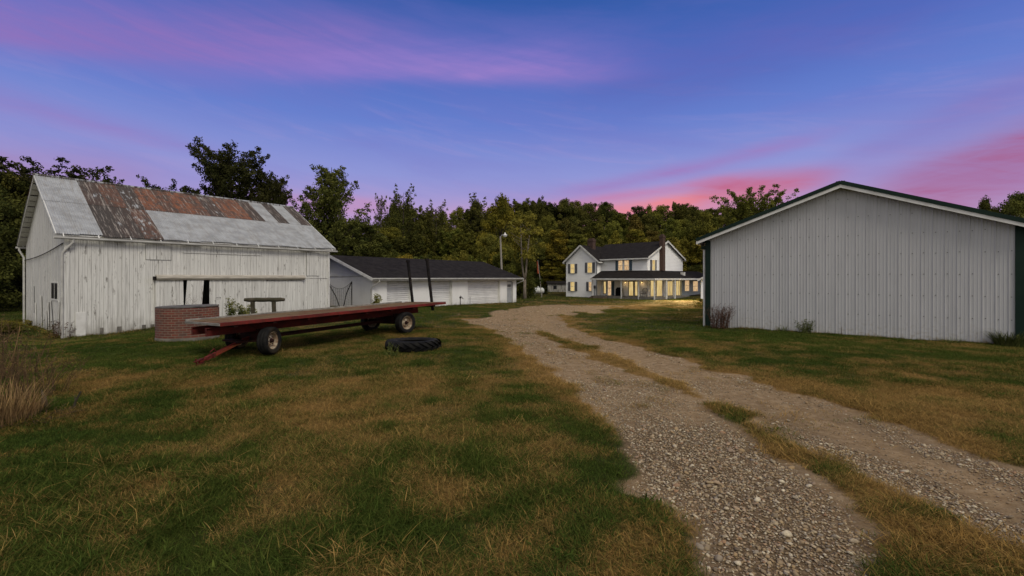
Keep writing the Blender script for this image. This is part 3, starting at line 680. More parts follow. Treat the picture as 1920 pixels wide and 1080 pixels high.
    rust = [[-.6,-.4,.75,1.0,.8,1.05,.95,.85,1.1,.8,1.0,.7,.9,-.7,.95,-.7,.8], [-.35,-.15,1.0,.85,.75]+[-.25,-.1,-.2,-.1,-.3,-.15,-.25,-.3,-.2,-.3,-.2,-.4]]
    # wider right end piece of clean sheet
    rust[0] = [-.6,-.45,.8,.95,.75,1.05,.95,1.0,1.1,.75,1.05,.95,.85,-.7,.95,-.7,.85]; rr = np.random.RandomState(4); var = [[.5,.5,.15,.40,.10,.85,.45,.95,.55,.20,.70,.90,.15,.5,.05,.5,.08],[.5,.5,.0,.1,.35]+[.6]*12]
    V, Q, T, VR = [], [], [], []
    for side in (0, 1):
        for c in (0, 1):
            for i in range(n):
                xa, xb = -ov+i*sw-.03, -ov+(i+1)*sw; ns = 44
                t0, t1 = ((0,.475),(.455,1.0))[c]; t1 += rr.uniform(-.004,.012)*c; lift = .012*(1-c) + .004*(i%2)
                base = len(V)
                for s in range(ns+1):
                    x = xa+(xb-xa)*s/ns; w = .011*math.sin(2*math.pi*x/.076)
                    for t in (t0, (t0+t1)/2, t1):
                        y = Wd/2 - t*yl if side == 0 else Wd/2 + t*yl
                        z = RZ + .05 - slope*t*yl + w + lift + (.02*math.sin(i*1.7)*(t-t0) if c else 0)
                        V.append((x, y, z))
                for s in range(ns):
                    for j in (0, 1):
                        q = base+s*3+j; Q.append((q,q+1,q+4,q+3) if side == 0 else (q,q+3,q+4,q+1))
                        T.append(rust[c][i]*.72+.12 if side == 0 else rr.rand()); VR.append(var[c][i])
    me = raw_mesh('roof', np.array(V), np.array(Q), M['barn_roof'], T, True); a = me.attributes.new('fvar', 'FLOAT', 'FACE'); a.data.foreach_set('value', VR); ro = bpy.data.objects.new('roof', me); COL.objects.link(ro); ro.parent = root
    b = MB(); b.path([(-ov-.02, Wd/2, RZ+.06), (L+ov+.02, Wd/2, RZ+.06)], .07, 8); b.build('ridge_cap', M['barn_roof'], ro)
    # purlins and deck boards under the sheets, showing at the verge
    for side in (-1, 1):
        for i in range(13):
            b = MB(); b.ct = .1+.6*RNG.random(); t = .045+i*.0765; y = Wd/2 + side*t*yl; z = RZ - slope*t*yl - .035 - .018*(i%2)
            b.beam((-ov+.02, y, z), (L+ov-.02, y, z), .36, .025, (0, side*slope, 1)); b.build('deck_board', M['boards'], ro)
    for side in (-1, 1):
        for xx in (-ov+.015, L+ov-.015):
            b = MB(); b.beam((xx, Wd/2, RZ+.0), (xx, Wd/2+side*yl, RZ-slope*yl), .03, .10, (0,0,1)); b.build('verge_board', M['boards'], ro)
    for side in (-1, 1):
        y = Wd/2 + side*(yl+.05); z = EZ-slope*oe-.11; b = MB()
        pr = [(-.06,.05),(-.06,-.02),(-.04,-.05),(.04,-.05),(.07,-.02),(.07,.05),(.062,.05),(.055,-.015),(.035,-.042),(-.035,-.042),(-.052,-.015),(-.052,.05)]
        b.prism([(-ov-.05, y+p*side, z+q) for p, q in pr], (L+2*ov+.1, 0, 0)); gu = b.build('gutter', M['galv'], root)
        for i in range(12):
            x = -.1+i*1.04; b = MB(); b.beam((x, y+.07*side, z+.045), (x, y-.10*side, z+.19), .035, .008); b.build('gutter_strap', M['white'], gu)
    def spout(pts): b = MB(); b.path(pts, .045, 8); b.build('downspout', M['galv'], root, smooth=True)
    zg = EZ-slope*oe-.12
    spout([(.18,-oe-.05,zg),(.18,-oe-.05,zg-.15),(-.02,-.09,zg-.45),(-.10,-.06,zg-.6),(-.10,-.02,-.75)])
    spout([(-.25,Wd+oe,zg),(-.25,Wd+oe,zg-.12),(-.10,Wd+.06,zg-.5),(-.10,Wd+.02,-.7)])
    b = MB(); pts = [(-.07, y, 2.92+.34*(1-y/Wd)**1.0 - .30*math.sin(math.pi*y/Wd)*.35 + .12*(1-y/Wd)) for y in np.linspace(.02, Wd, 14)]
    b.path(pts, .018, 5); b.build('cable', M['steel'], root)
    b = MB(); b.box(.28,.58,-.062,-.036,-.5,.62); b.build('patch_board', M['white'], root)
    FOOT.append((BO.x+.6*L/2-.8*Wd/2, BO.y+.8*L/2+.6*Wd/2, .6, .8, L/2, Wd/2))
make_barn()

# ------------------------------------------------------------------ long garage with three doors
GO = Vector((-.307*29.4, 29.4, 0))
def make_garage():
    root = thing('garage', 'long low white garage with three overhead doors and a dark roof', 'garage', GO, math.atan2(.8,.6))
    L, Wd, EZ, RZ = 15.7, 8.6, 2.10, 3.52; fx = lambda px: line_x(GO, B1, px); z0 = -.8
    doors = [(fx(725.5), fx(772)), (fx(806), fx(848)), (fx(877), fx(938))]; DZ = 1.90; b = MB(); x = 0
    sd0, sd1 = fx(950.5), fx(961.5)
    for a, c in doors: b.box(x, a, 0, .25, z0, EZ); b.box(a, c, 0, .25, DZ, EZ); x = c
    b.box(x, sd0, 0, .25, z0, EZ); b.box(sd0, sd1, 0, .25, 1.72, EZ); b.box(sd1, L, 0, .25, z0, EZ)
    b.box(0, .25, .25, Wd, z0, EZ); b.box(L-.25, L, .25, Wd, z0, EZ); b.box(.25, L-.25, Wd-.25, Wd, z0, EZ)
    b.build('wall', M['block'], root)
    for xx in (0.02, L-.22):
        b = MB(); b.prism([(xx, .0, EZ+.003), (xx, Wd, EZ+.003), (xx, Wd/2, RZ-.06)], (.2, 0, 0)); b.build('gable', M['gsiding'], root)
    b = MB(); b.box(-.03,-.0,0,Wd,EZ-.03,EZ+.04); b.build('belt_trim', M['galv'], root)
    for a, c in doors:
        b = MB(); n = 16; zb = -.35; h = (DZ-zb)/n
        for i in range(n):
            z = zb+i*h; b.ct = RNG.random()
            b.prism([(a, .25, z), (a, .200, z+.004), (a, .212, z+h*.74), (a, .240, z+h*.88), (a, .25, z+h)], (c-a, 0, 0))
        d = b.build('overhead_door', M['door'], root)
        b = MB(); b.box(a-.002, a+.07, .13, .20, zb, DZ); b.box(c-.07, c+.002, .13, .20, zb, DZ); b.box(a+.07, c-.07, .13, .20, DZ-.06, DZ+.002); b.build('door_jamb', M['white'], d)
    b = MB(); b.box(sd0, sd1, .12, .17, -.25, 1.72); d = b.build('side_door', M['greydoor'], root)
    b = MB(); w = (sd1-sd0); b.box(sd0+w*.18, sd0+w*.82, .10, .119, 1.12, 1.62); wi = b.build('door_window', M['white'], d)
    b = MB()
    for i in range(3): b.box(sd0+w*(.24+i*.19), sd0+w*(.38+i*.19), .090, .099, 1.17, 1.42)
    b.build('pane', M['glass'], wi)
    b = MB(); b.box(sd0-.06, sd0, -.012, .11, -.3, 1.78); b.box(sd1, sd1+.06, -.012, .11, -.3, 1.78); b.box(sd0, sd1, -.012, .11, 1.72, 1.78); b.build('door_frame', M['white'], d)
    ov, oe, sl = .35, .45, (RZ-EZ)/(Wd/2); b = MB(); ze = EZ-sl*oe
    for s in (-1, 1):
        ya, yb = Wd/2, Wd/2+s*(Wd/2+oe); P = [(-ov,ya,RZ),(L+ov,ya,RZ),(L+ov,yb,ze),(-ov,yb,ze)]
        if s > 0: P = P[::-1]
        b.hexa([tuple(p) for p in P] + [(p[0],p[1],p[2]+.07) for p in P])
    ro = b.build('roof', M['shingle'], root)
    b = MB()
    for s in (-1, 1):
        for xx in (-ov-.012, L+ov+.012): b.beam((xx, Wd/2, RZ-.035), (xx, Wd/2+s*(Wd/2+oe), ze-.035), .02, .19, (0,0,1))
    b.box(-ov, L+ov, -oe-.03, -oe-.002, ze-.14, ze+.04); b.box(-ov, L+ov, Wd+oe+.002, Wd+oe+.03, ze-.14, ze+.04)
    b.build('fascia', M['white'], root)
    b = MB(); b.box(-ov+.02, L+ov-.02, -oe+.003, .0-.002, ze-.13, ze-.10); b.build('soffit', M['white'], root)
    b = MB(); pr = [(0,.06),(0,-.05),(-.07,-.05),(-.11,.0),(-.11,.06),(-.10,.06),(-.10,.005),(-.065,-.04),(-.01,-.04),(-.01,.06)]
    b.prism([(-ov, -oe-.032+p, ze-.03+q) for p, q in pr], (L+2*ov+.05, 0, 0)); b.build('gutter', M['galv'], root)
    b = MB(); b.path([(.15,-oe-.08,ze-.06),(.15,-oe-.08,ze-.2),(-.08,-.08,ze-.55),(-.08,.02,ze-.7),(-.08,.03,-.4)], .045, 8); b.build('downspout', M['galv'], root, smooth=True)
    b = MB(); b.path([(L+ov,-oe-.09,ze-.06),(L+ov,-oe-.09,ze-.22),(L+.1,.1,ze-.5)], .045, 8); b.build('downspout', M['galv'], root, smooth=True)
    FOOT.append((GO.x+.6*L/2-.8*Wd/2, GO.y+.8*L/2+.6*Wd/2, .6, .8, L/2, Wd/2))
make_garage()

# ------------------------------------------------------------------ metal pole building on the right
MX, MY = Vector((.83,-.557,0)).normalized(), Vector((.557,.83,0)).normalized(); MO = Vector((.428*18.75, 18.75, 0))
def make_metal():
    root = thing('metal_building', 'large pale ribbed steel building with dark green roof edge and corner trim', 'shed', MO, math.atan2(MX.y, MX.x))
    L, D, EZ, RZ = 8.92, 12.0, 3.60, 5.27; sl = (RZ-EZ)/(L/2); top = lambda x: EZ + sl*(x if x < L/2 else L-x) - .05
    def wall(x0, x1, tf, swap=None):
        b = MB(); p = .2877; pts = []; x = x0
        while x < x1-.01:
            for dx, dy in ((0,-.004),(.014,-.018),(.034,-.018),(.048,-.004),(.100,-.004),(.108,-.010),(.122,-.010),(.130,-.004),(.195,-.004),(.203,-.010),(.217,-.010),(.225,-.004)):
                if x+dx < x1: pts.append((x+dx, dy))
            x += p
        pts.append((x1, -.004)); vs = []
        for (a, y) in pts: vs += [(a, y, -.35), (a, y, tf(a))]
        if swap is not None: vs = [(swap[0] + swap[1]*v[1], v[0], v[2]) for v in vs]
        n = len(pts); fs = [(2*i, 2*i+2, 2*i+3, 2*i+1) for i in range(n-1)]
        b._add(vs, [q if swap is None or swap[1] < 0 else q[::-1] for q in fs]); return b
    fw = wall(0, L, top); fw.t = [.0]*len(fw.t); fw.ct = 1.0
    for i in range(31):
        x = i*.2877+.085
        for z in (.72, 1.42, 2.12, 2.82, 3.5, 4.15, 4.8):
            if z < top(x)-.25 and RNG.random() > .08: fw.lathe([(.0,.0),(.016,-.002),(.013,-.012),(.0,-.013)], 6, 'Y', (x+RNG.uniform(-.006,.006), -.004, z+RNG.uniform(-.015,.015)))
    fw.build('wall', M['ribbed'], root); wall(0, D, lambda y: EZ-.02, (0, 1)).build('wall', M['ribbed'], root)
    wall(0, D, lambda y: EZ-.02, (L, -1)).build('wall', M['ribbed'], root)
    b = wall(0, L, top); b.v = [(v[0], D-v[1], v[2]) for v in b.v]; b.f = [q[::-1] for q in b.f]; b.build('wall', M['ribbed'], root)
    b = MB(); b.box(0, L, .0, .1, -.4, .06); b.build('base_board', M['concrete'], root)
    for xx, x2 in ((-.035, .15), (L-.14, L+.05)):
        b = MB(); b.box(xx, x2, -.045, -.024, -.3, top(min(max(xx,0),L))-.02); b.box(xx-.012 if xx < 1 else x2-.01, xx+.01 if xx < 1 else x2+.012, -.045, .16, -.3, EZ-.05); b.build('corner_trim', M['green'], root)
    ov, oe = .36, .34; th = .11; b = MB(); w = MB(); so = MB()
    for s in (-1, 1):
        xa, xb = L/2, (-oe if s < 0 else L+oe); za, zb = RZ+.05, EZ - sl*oe+.05
        P = [(xa,-ov,za),(xb,-ov,zb),(xb,D+ov,zb),(xa,D+ov,za)]
        if s < 0: P = P[::-1]
        b.hexa(P + [(p[0],p[1],p[2]+.06) for p in P])
        w.hexa([(min(xa,xb),-ov+.004,(zb if s<0 else za)-.15),(max(xa,xb),-ov+.004,(za if s<0 else zb)-.15),(max(xa,xb),-ov+.03,(za if s<0 else zb)-.15),(min(xa,xb),-ov+.03,(zb if s<0 else za)-.15),
                (min(xa,xb),-ov+.004,(zb if s<0 else za)-.003),(max(xa,xb),-ov+.004,(za if s<0 else zb)-.003),(max(xa,xb),-ov+.03,(za if s<0 else zb)-.003),(min(xa,xb),-ov+.03,(zb if s<0 else za)-.003)])
        so.hexa([(min(xa,xb),-ov+.032,(zb if s<0 else za)-.10),(max(xa,xb),-ov+.032,(za if s<0 else zb)-.10),(max(xa,xb),-.004,(za if s<0 else zb)-.10),(min(xa,xb),-.004,(zb if s<0 else za)-.10),
                (min(xa,xb),-ov+.032,(zb if s<0 else za)-.06),(max(xa,xb),-ov+.032,(za if s<0 else zb)-.06),(max(xa,xb),-.004,(za if s<0 else zb)-.06),(min(xa,xb),-.004,(zb if s<0 else za)-.06)])
    ro = b.build('roof', M['green'], root)
    b = MB(); rr = MB()
    for s in (-1, 1):
        xa, xb = L/2, (-oe if s < 0 else L+oe)
        for i in range(45):
            y = -ov+.02+i*.287
            if y < D+ov: rr.beam((xa, y, RZ+.118), (xb, y, EZ-sl*oe+.118), .05, .02, (0,0,1))
        b.beam((xa, -ov-.010, RZ+.085), (xb, -ov-.010, EZ-sl*oe+.085), .02, .13, (0,0,1))
    rr.build('roof_ribs', M['green'], ro); b.build('rake_edge', M['green'], ro); w.build('rake_fascia', M['white'], root); so.build('soffit', M['galv'], root)
    b = MB(); b.beam((L/2, -ov-.02, RZ+.118), (L/2, D+ov, RZ+.118), .26, .02); b.build('ridge_cap', M['green'], ro)
    b = MB(); b.box(-oe, -oe+.03, -ov+.03, D, EZ-sl*oe-.10, EZ-sl*oe+.04); b.build('eave_fascia', M['white'], root)
    b = MB(); zg = EZ-sl*oe; b.box(-.22, -.048, .02, D, zg-.30, zg-.14); b.build('gutter', M['green'], root)
    b = MB(); b.path([(-.11, .10, zg-.28), (-.11, .10, -.25)], .05, 8); b.build('downspout', M['white'], root)
    c = MO + MX*L/2 + MY*D/2; FOOT.append((c.x, c.y, MX.x, MX.y, L/2+.02, D/2+.02))
make_metal()
#PART3
# ------------------------------------------------------------------ farmhouse
HA, HB = Vector((.7,-.714,0)).normalized(), Vector((.714,.7,0)).normalized(); HO = Vector((12.70, 64.69, 0))
def make_house():
    root = thing('farmhouse', 'white two-storey farmhouse with lit windows, blue-grey shutters and a wrapped porch', 'house', HO, math.atan2(HA.y, HA.x))
    P0 = lambda x, y: HO + HA*x + HB*y
    c2p = lambda c: 1000 + c/5.3333
    r2p = lambda r: 400 + r/5.3333
    def fx(c, y): P = P0(0, y); return line_x(P, HA, c2p(c))          # local x on a wall parallel to the front
    def sy(c, x): P = P0(x, 0); return line_x(P, HB, c2p(c))          # local y on a wall parallel to the side
    def hz(r, x, y): return zat(r2p(r), P0(x, y).y)
    ML, MD, ME, MR = 7.2, 10.2, 4.72, 7.0; W0, WY, WD, WE, WR = -5.6, -.98, 8.0, 4.46, 6.62; G = -1.3; FL = -.45
    def block(x0, x1, y0, y1, ez, rz, axis, name='wall'):
        b = MB()
        if axis == 'x': b.prism([(x0,y0,G),(x0,y1,G),(x0,y1,ez),(x0,(y0+y1)/2,rz),(x0,y0,ez)], (x1-x0,0,0))
        else: b.prism([(x0,y0,G),(x0,y0,ez),((x0+x1)/2,y0,rz),(x1,y0,ez),(x1,y0,G)], (0,y1-y0,0))
        return b.build(name, M['siding'], root)
    block(0.004, ML, 0, MD, ME, MR, 'x'); block(W0, 0, WY, WD, WE, WR, 'y')
    def gable_roof(x0, x1, y0, y1, ez, rz, axis, oe=.35, ov=.3, name='roof'):
        b, t = MB(), MB()
        if axis == 'x':
            h = (y1-y0)/2; s = (rz-ez)/h; m = (y0+y1)/2
            for sg in (-1, 1):
                P = [(x0-ov,m,rz+.03),(x1+ov,m,rz+.03),(x1+ov,m+sg*(h+oe),ez-s*oe+.03),(x0-ov,m+sg*(h+oe),ez-s*oe+.03)]
                if sg > 0: P = P[::-1]
                b.hexa(P + [(p[0],p[1],p[2]+.1) for p in P])
                for xx in (x1+ov+.012,): t.beam((xx,m,rz+.04),(xx,m+sg*(h+oe),ez-s*oe+.04),.02,.24)
                t.box(x0-ov, x1+ov, *sorted((m+sg*(h+oe)-.01, m+sg*(h+oe+.1))), ez-s*oe-.12, ez-s*oe+.06)
        else:
            h = (x1-x0)/2; s = (rz-ez)/h; m = (x0+x1)/2
            for sg in (-1, 1):
                P = [(m,y0-ov,rz+.03),(m,y1+ov,rz+.03),(m+sg*(h+oe),y1+ov,ez-s*oe+.03),(m+sg*(h+oe),y0-ov,ez-s*oe+.03)]
                if sg < 0: P = P[::-1]
                b.hexa(P + [(p[0],p[1],p[2]+.1) for p in P])
                t.beam((m,y0-ov-.012,rz+.04),(m+sg*(h+oe),y0-ov-.012,ez-s*oe+.04),.02,.24)
                t.box(*sorted((m+sg*(h+oe)-.01, m+sg*(h+oe+.08))), y0-ov, y1+ov, ez-s*oe-.10, ez-s*oe+.06)
        r = b.build(name, M['shingle'], root); t.build('fascia', M['white'], root); return r
    rm = gable_roof(-2.4, ML, 0, MD, ME, MR, 'x'); rw = gable_roof(W0, 0, WY, WD, WE, WR, 'y')
    # porch roof: front run, hipped corner, side run on to the lean-to
    ET, EB = 2.86, 1.84; yb, xb = -2.5, ML+2.4; YE = 15.6; b = MB()
    b.hexa([(.004,yb,EB),(xb,yb,EB),(ML,-.004,ET),(.004,-.004,ET),(.004,yb,EB+.12),(xb,yb,EB+.12),(ML,-.004,ET+.12),(.004,-.004,ET+.12)])
    b.hexa([(xb,yb,EB),(xb,YE,EB),(ML+.004,YE,ET),(ML+.004,-.004,ET),(xb,yb,EB+.12),(xb,YE,EB+.12),(ML+.004,YE,ET+.12),(ML+.004,-.004,ET+.12)])
    b.hexa([(ML,MD+.01,ET),(ML,YE,ET),(2.5,YE,EB),(2.5,MD+.01,EB),(ML,MD+.01,ET+.12),(ML,YE,ET+.12),(2.5,YE,EB+.12),(2.5,MD+.01,EB+.12)])
    pr = b.build('porch_roof', M['shingle'], root)
    b = MB(); b.box(-.03,.0,yb,-.99,EB-.1,EB+.06); b.beam((-.02,yb,EB+.03),(-.02,-1.0,EB+.63),.03,.2)
    b.box(-.1,xb+.03,yb-.03,yb-.002,EB-.12,EB+.10); b.box(xb+.002,xb+.03,yb,YE,EB-.12,EB+.10); b.build('porch_fascia', M['white'], root)
    b = MB(); b.box(.02,xb-.02,yb+.02,-.02,EB-.11,EB-.06); b.box(ML+.02,xb-.02,-.0,YE-.1,EB-.11,EB-.06); b.build('porch_ceiling', M['white'], root)
    b = MB(); b.box(.0,xb-.2,yb+.15,-.01,G,FL); b.box(ML+.01,xb-.2,.0,7.6,G,FL-.004); b.build('porch_floor', M['concrete'], root)
    b = MB(); XE = ML+.3; ye = sy(1484, XE); b.prism([(2.6,MD+.02,G),(XE,MD+.02,G),(XE,MD+.02,ET-.14),(ML,MD+.02,ET-.02),(2.6,MD+.02,EB)], (0,5.2,0)); b.box(ML+.01,XE,ye,MD+.02,G,EB+.2)
    b.build('extension_wall', M['pblue'], root)
    # posts
    def post(x, y, w=.13): b = MB(); b.box(x-w/2,x+w/2,y-w/2,y+w/2,FL-.3,EB-.10); return b.build('porch_post', M['white'], root)
    for c in (592, 880, 1052): post(fx(c, yb+.2), yb+.2)
    post(xb-.2, yb+.2)
    for c in (1325, 1410): post(xb-.2, sy(c, xb-.2), .28)
    # windows
    def win(wall, c0, c1, r0, r1, sh=(), shm='mauve', side=False, glow='lit', frame='white', mull=True, at=None, door=False):
        if side: p0, p1 = sy(c0, wall), sy(c1, wall); zc = lambda r: hz(r, wall, (p0+p1)/2)
        else: p0, p1 = fx(c0, wall), fx(c1, wall); zc = lambda r: hz(r, (p0+p1)/2, wall)
        zt, zb = zc(r0), zc(r1)
        def bx(mb, a0, a1, d0, d1, z0, z1):
            if side: mb.box(wall+d0, wall+d1, a0, a1, z0, z1)
            else: mb.box(a0, a1, wall-d1, wall-d0, z0, z1)
        f = MB(); t = .06
        bx(f,p0-t,p0,.002,.07,zb-t,zt+t); bx(f,p1,p1+t,.002,.07,zb-t,zt+t); bx(f,p0,p1,.002,.07,zt,zt+t); bx(f,p0,p1,.002,.09,zb-t,zb)
        if mull == 'v': bx(f,(p0+p1)/2-.03,(p0+p1)/2+.03,.003,.055,zb,zt)
        elif mull: bx(f,p0,p1,.003,.055,(zb+zt)/2-.025,(zb+zt)/2+.025)
        fo = f.build('glass_door' if door else 'window', M[frame], root)
        g_ = MB(); bx(g_,p0,p1,.004,.03,zb,zt); g_.build('pane', M[glow], fo)
        for s in sh:
            q = MB()
            if s < 0: bx(q,p0-t-.42,p0-t-.01,.002,.05,zb-.03,zt+.03)
            else: bx(q,p1+t+.01,p1+t+.42,.002,.05,zb-.03,zt+.03)
            q.build('shutter', M[shm], root)
        return fo
    win(WY,375,413,508,598,(-1,1)); win(WY,545,588,494,592,(-1,1)); win(WY,375,413,687,775,(-1,1)); win(WY,558,583,687,776,(-1,),'mauve',glow='litp')
    win(0,853,893,474,568,(-1,),'blue',glow='litp'); win(0,913,957,472,567,(1,),'blue',glow='litp')
    win(ML,1186,1213,468,568,(-1,1),'mauve',True)
    win(0,706,728,683,800,frame='black',mull=False,door=True); win(0,748,780,678,820,(1,),'blue',glow='litp')
    win(0,958,1000,684,822,frame='black',mull=False,door=True); win(0,1018,1043,684,822,frame='black',mull=False,door=True)
    win(ML,1170,1216,674,828,side=True,mull=False,door=True); win(ML,1230,1284,672,829,side=True,mull=False,door=True)
    win(ML,1338,1388,680,826,side=True,mull='v',door=True); win(ML,1424,1472,676,822,side=True,mull='v',door=True)
    win(XE,1512,1555,672,776,side=True,glow='litp'); win(XE,1594,1642,680,778,side=True,glow='litp')
    # chimneys
    def chimney(x, y, w, d, z0, z1, par):
        b = MB(); b.box(x-w/2,x+w/2,y-d/2,y+d/2,z0,z1); b.box(x-w/2-.05,x+w/2+.05,y-d/2-.05,y+d/2+.05,z1-.3,z1-.1); b.box(x-w/2+.1,x+w/2-.1,y-d/2+.1,y+d/2-.1,z1+.002,z1+.15)
        return b.build('chimney', M['chim'], par)
    chimney(-2.55, 1.2, .95, .7, 6.0, hz(262, -2.6, 1.2), rw)
    yc = sy(1287, ML+.2); chimney(ML+.25, yc, .48, .72, ET+.1, hz(222, ML, yc), root)
    b = MB(); y = sy(1494, ML+1.3); b.box(ML+1.1,ML+1.55,y-.25,y+.25,2.3,2.78); b.build('roof_vent', M['white'], pr)
    # wall lamps
    for c in (925, 1090):
        x = fx(c, 0); z = hz(692, x, 0); b = MB(); b.box(x-.06,x+.06,-.03,-.002,z-.15,z+.15); b.lathe([(.02,.13),(.10,.08),(.09,.06),(.02,.10)],10,'Z',(x,-.13,z+.03)); b.box(x-.015,x+.015,-.13,-.02,z+.12,z+.15)
        s = b.build('wall_lamp', M['steel'], root); q = MB(); q.lathe([(.0,-.10),(.05,-.05),(.06,.02),(.03,.08),(.0,.08)],10,'Z',(x,-.13,z)); q.build('bulb', M['bulb'], s)
        l = bpy.data.lights.new('wall_lamp_light', 'POINT'); l.energy = 2.2; l.color = (1,.66,.30); l.shadow_soft_size = .1
        o = bpy.data.objects.new('wall_lamp_light', l); COL.objects.link(o); o.parent = s; o.location = (x,-.3,z-.1)
    # added lamp under the side porch eave, made up for the lawn's glow
    y = sy(1350, xb); l = bpy.data.lights.new('added_eave_light', 'SPOT'); l.energy = 46000; l.color = (1,.68,.25); l.spot_size = R(46); l.spot_blend = 1.0; l.shadow_soft_size = .15
    b = MB(); b.lathe([(.03,.10),(.10,.02),(.12,-.04),(.0,-.02)],10,'Z',(xb+.12,4.0,EB-.06)); f = b.build('added_eave_lamp', M['white'], root)
    q = MB(); q.lathe([(.0,-.05),(.09,-.035),(.0,-.03)],10,'Z',(xb+.12,4.0,EB-.07)); q.build('bulb', M['bulb'], f)  # bulb of the added lamp, not a known fixture
    o = bpy.data.objects.new('added_eave_light', l); COL.objects.link(o); o.parent = f; o.location = (xb+.5,4.0,EB-.25)
    tgt = Vector(ray(1275, 567)+(0,)); tgt.z = gz(tgt.x, tgt.y)
    mat = Matrix.Rotation(math.atan2(HA.y, HA.x), 4, 'Z'); d = mat.inverted().to_3x3() @ (tgt - (P0(xb+.5, 4.0)+Vector((0,0,EB-.25))))
    o.rotation_euler = d.to_track_quat('-Z','Y').to_euler()
    b = MB(); x = fx(636, WY); b.path([(x,WY-.1,WE-.1),(x,WY-.06,WE-.5),(x,WY-.06,G)], .045, 6); b.build('downspout', M['mauve'], root)
    b = MB(); x = fx(617, WY); b.box(x-.14,x+.14,WY-.14,WY-.002,hz(752,x,WY),hz(722,x,WY)); b.path([(x,WY-.07,hz(752,x,WY)),(x,WY-.07,G)],.03,6); b.build('meter_box', M['mauve'], root)
    # things on and by the porch
    x = fx(858, -.7); p = P0(x, -.7); gr = thing('covered_grill', 'black covered barbecue grill on the farmhouse porch', 'grill', (p.x,p.y,FL), math.atan2(HA.y,HA.x))
    b = MB(); b.prism([(-.42,-.28,.03),(.42,-.28,.03),(.40,-.26,.95),(.22,-.2,1.16),(-.22,-.2,1.16),(-.40,-.26,.95)], (0,.5,0)); b.build('cover', M['black'], gr, bevel=.03)
    b = MB()
    for xx in (-.36,.36):
        for yy in (-.22,.16): b.lathe([(.0,.0),(.04,.0),(.04,.05),(.0,.05)],8,'Z',(xx,yy,0))
    b.build('castor', M['steel'], gr)
    x = fx(1104, -.8); p = P0(x, -.8); ch = thing('wicker_chair', 'brown wicker armchair on the farmhouse porch', 'chair', (p.x,p.y,FL), math.atan2(HA.y,HA.x))
    b = MB(); b.box(-.33,.33,-.3,.3,.36,.44); b.build('seat', M['purlin'], ch)
    b = MB(); 
    for i in range(9): a = math.pi*i/8; b.path([(-.30*math.cos(a)*.9,.27,.44),(-.36*math.cos(a),.36,.72+.36*math.sin(a))],.02,5)
    b.path([(-.40*math.cos(math.pi*i/10),.36,.70+.42*math.sin(math.pi*i/10)) for i in range(11)],.03,6); b.build('backrest', M['purlin'], ch)
    for s in (-1,1): b = MB(); b.path([(s*.36,.34,.70),(s*.40,0,.68),(s*.38,-.28,.62),(s*.33,-.28,.40)],.035,6); b.build('armrest', M['purlin'], ch)
    for xx in (-.3,.3):
        for yy in (-.26,.26): b = MB(); b.path([(xx,yy,0),(xx,yy,.37)],.025,6); b.build('leg', M['purlin'], ch)
    p = P0(fx(640, -3.1), -3.1); zg = gz(p.x, p.y); st = thing('wooden_steps', 'low brown wooden steps at the left end of the porch', 'steps', (p.x,p.y,zg), math.atan2(HA.y,HA.x))
    for i in range(3): b = MB(); b.box(-1.1,1.1,-.55+i*.36,-.22+i*.36,.06+i*.11,.10+i*.11); b.build('tread', M['step'], st)
    for s in (-1,1): b = MB(); b.prism([(s*1.12,-.56,-.1),(s*1.12,.55,-.1),(s*1.12,.55,.32),(s*1.12,-.56,.1)], (.05*s,0,0)); b.build('stringer', M['step'], st)
    for (x0,x1,y0,y1) in ((W0,0,WY,WD),(0,xb,yb,YE)):
        c = P0((x0+x1)/2,(y0+y1)/2); FOOT.append((c.x,c.y,HA.x,HA.y,(x1-x0)/2,(y1-y0)/2))
    # small white outbuilding past the right end of the house, mostly behind the steel building
    q = on_ground(1314, 52); ob = thing('outbuilding', 'small white gabled outbuilding half hidden behind the steel building', 'shed', q, R(-25))
    Z = 0; b = MB(); e = zat(523, 52)-q.z; b.prism([(0,0,-.4),(4.6,0,-.4),(4.6,0,e),(2.3,0,e+1.25),(0,0,e)], (0,5,0)); b.build('wall', M['siding'], ob)
    b, t = MB(), MB()
    for s in (-1,1):
        P = [(2.3,-.3,e+1.29),(2.3,5.3,e+1.29),(2.3+s*2.65,5.3,e-.15),(2.3+s*2.65,-.3,e-.15)]
        if s < 0: P = P[::-1]
        b.hexa(P+[(p_[0],p_[1],p_[2]+.08) for p_ in P]); t.beam((2.3,-.315,e+1.26),(2.3+s*2.65,-.315,e-.18),.02,.2)
    b.build('roof', M['shingle'], ob); t.build('fascia', M['white'], ob)
    b = MB(); b.box(.75,1.7,-.04,-.002,-.2,e-.35); b.build('door', M['greydoor'], ob)
make_house()

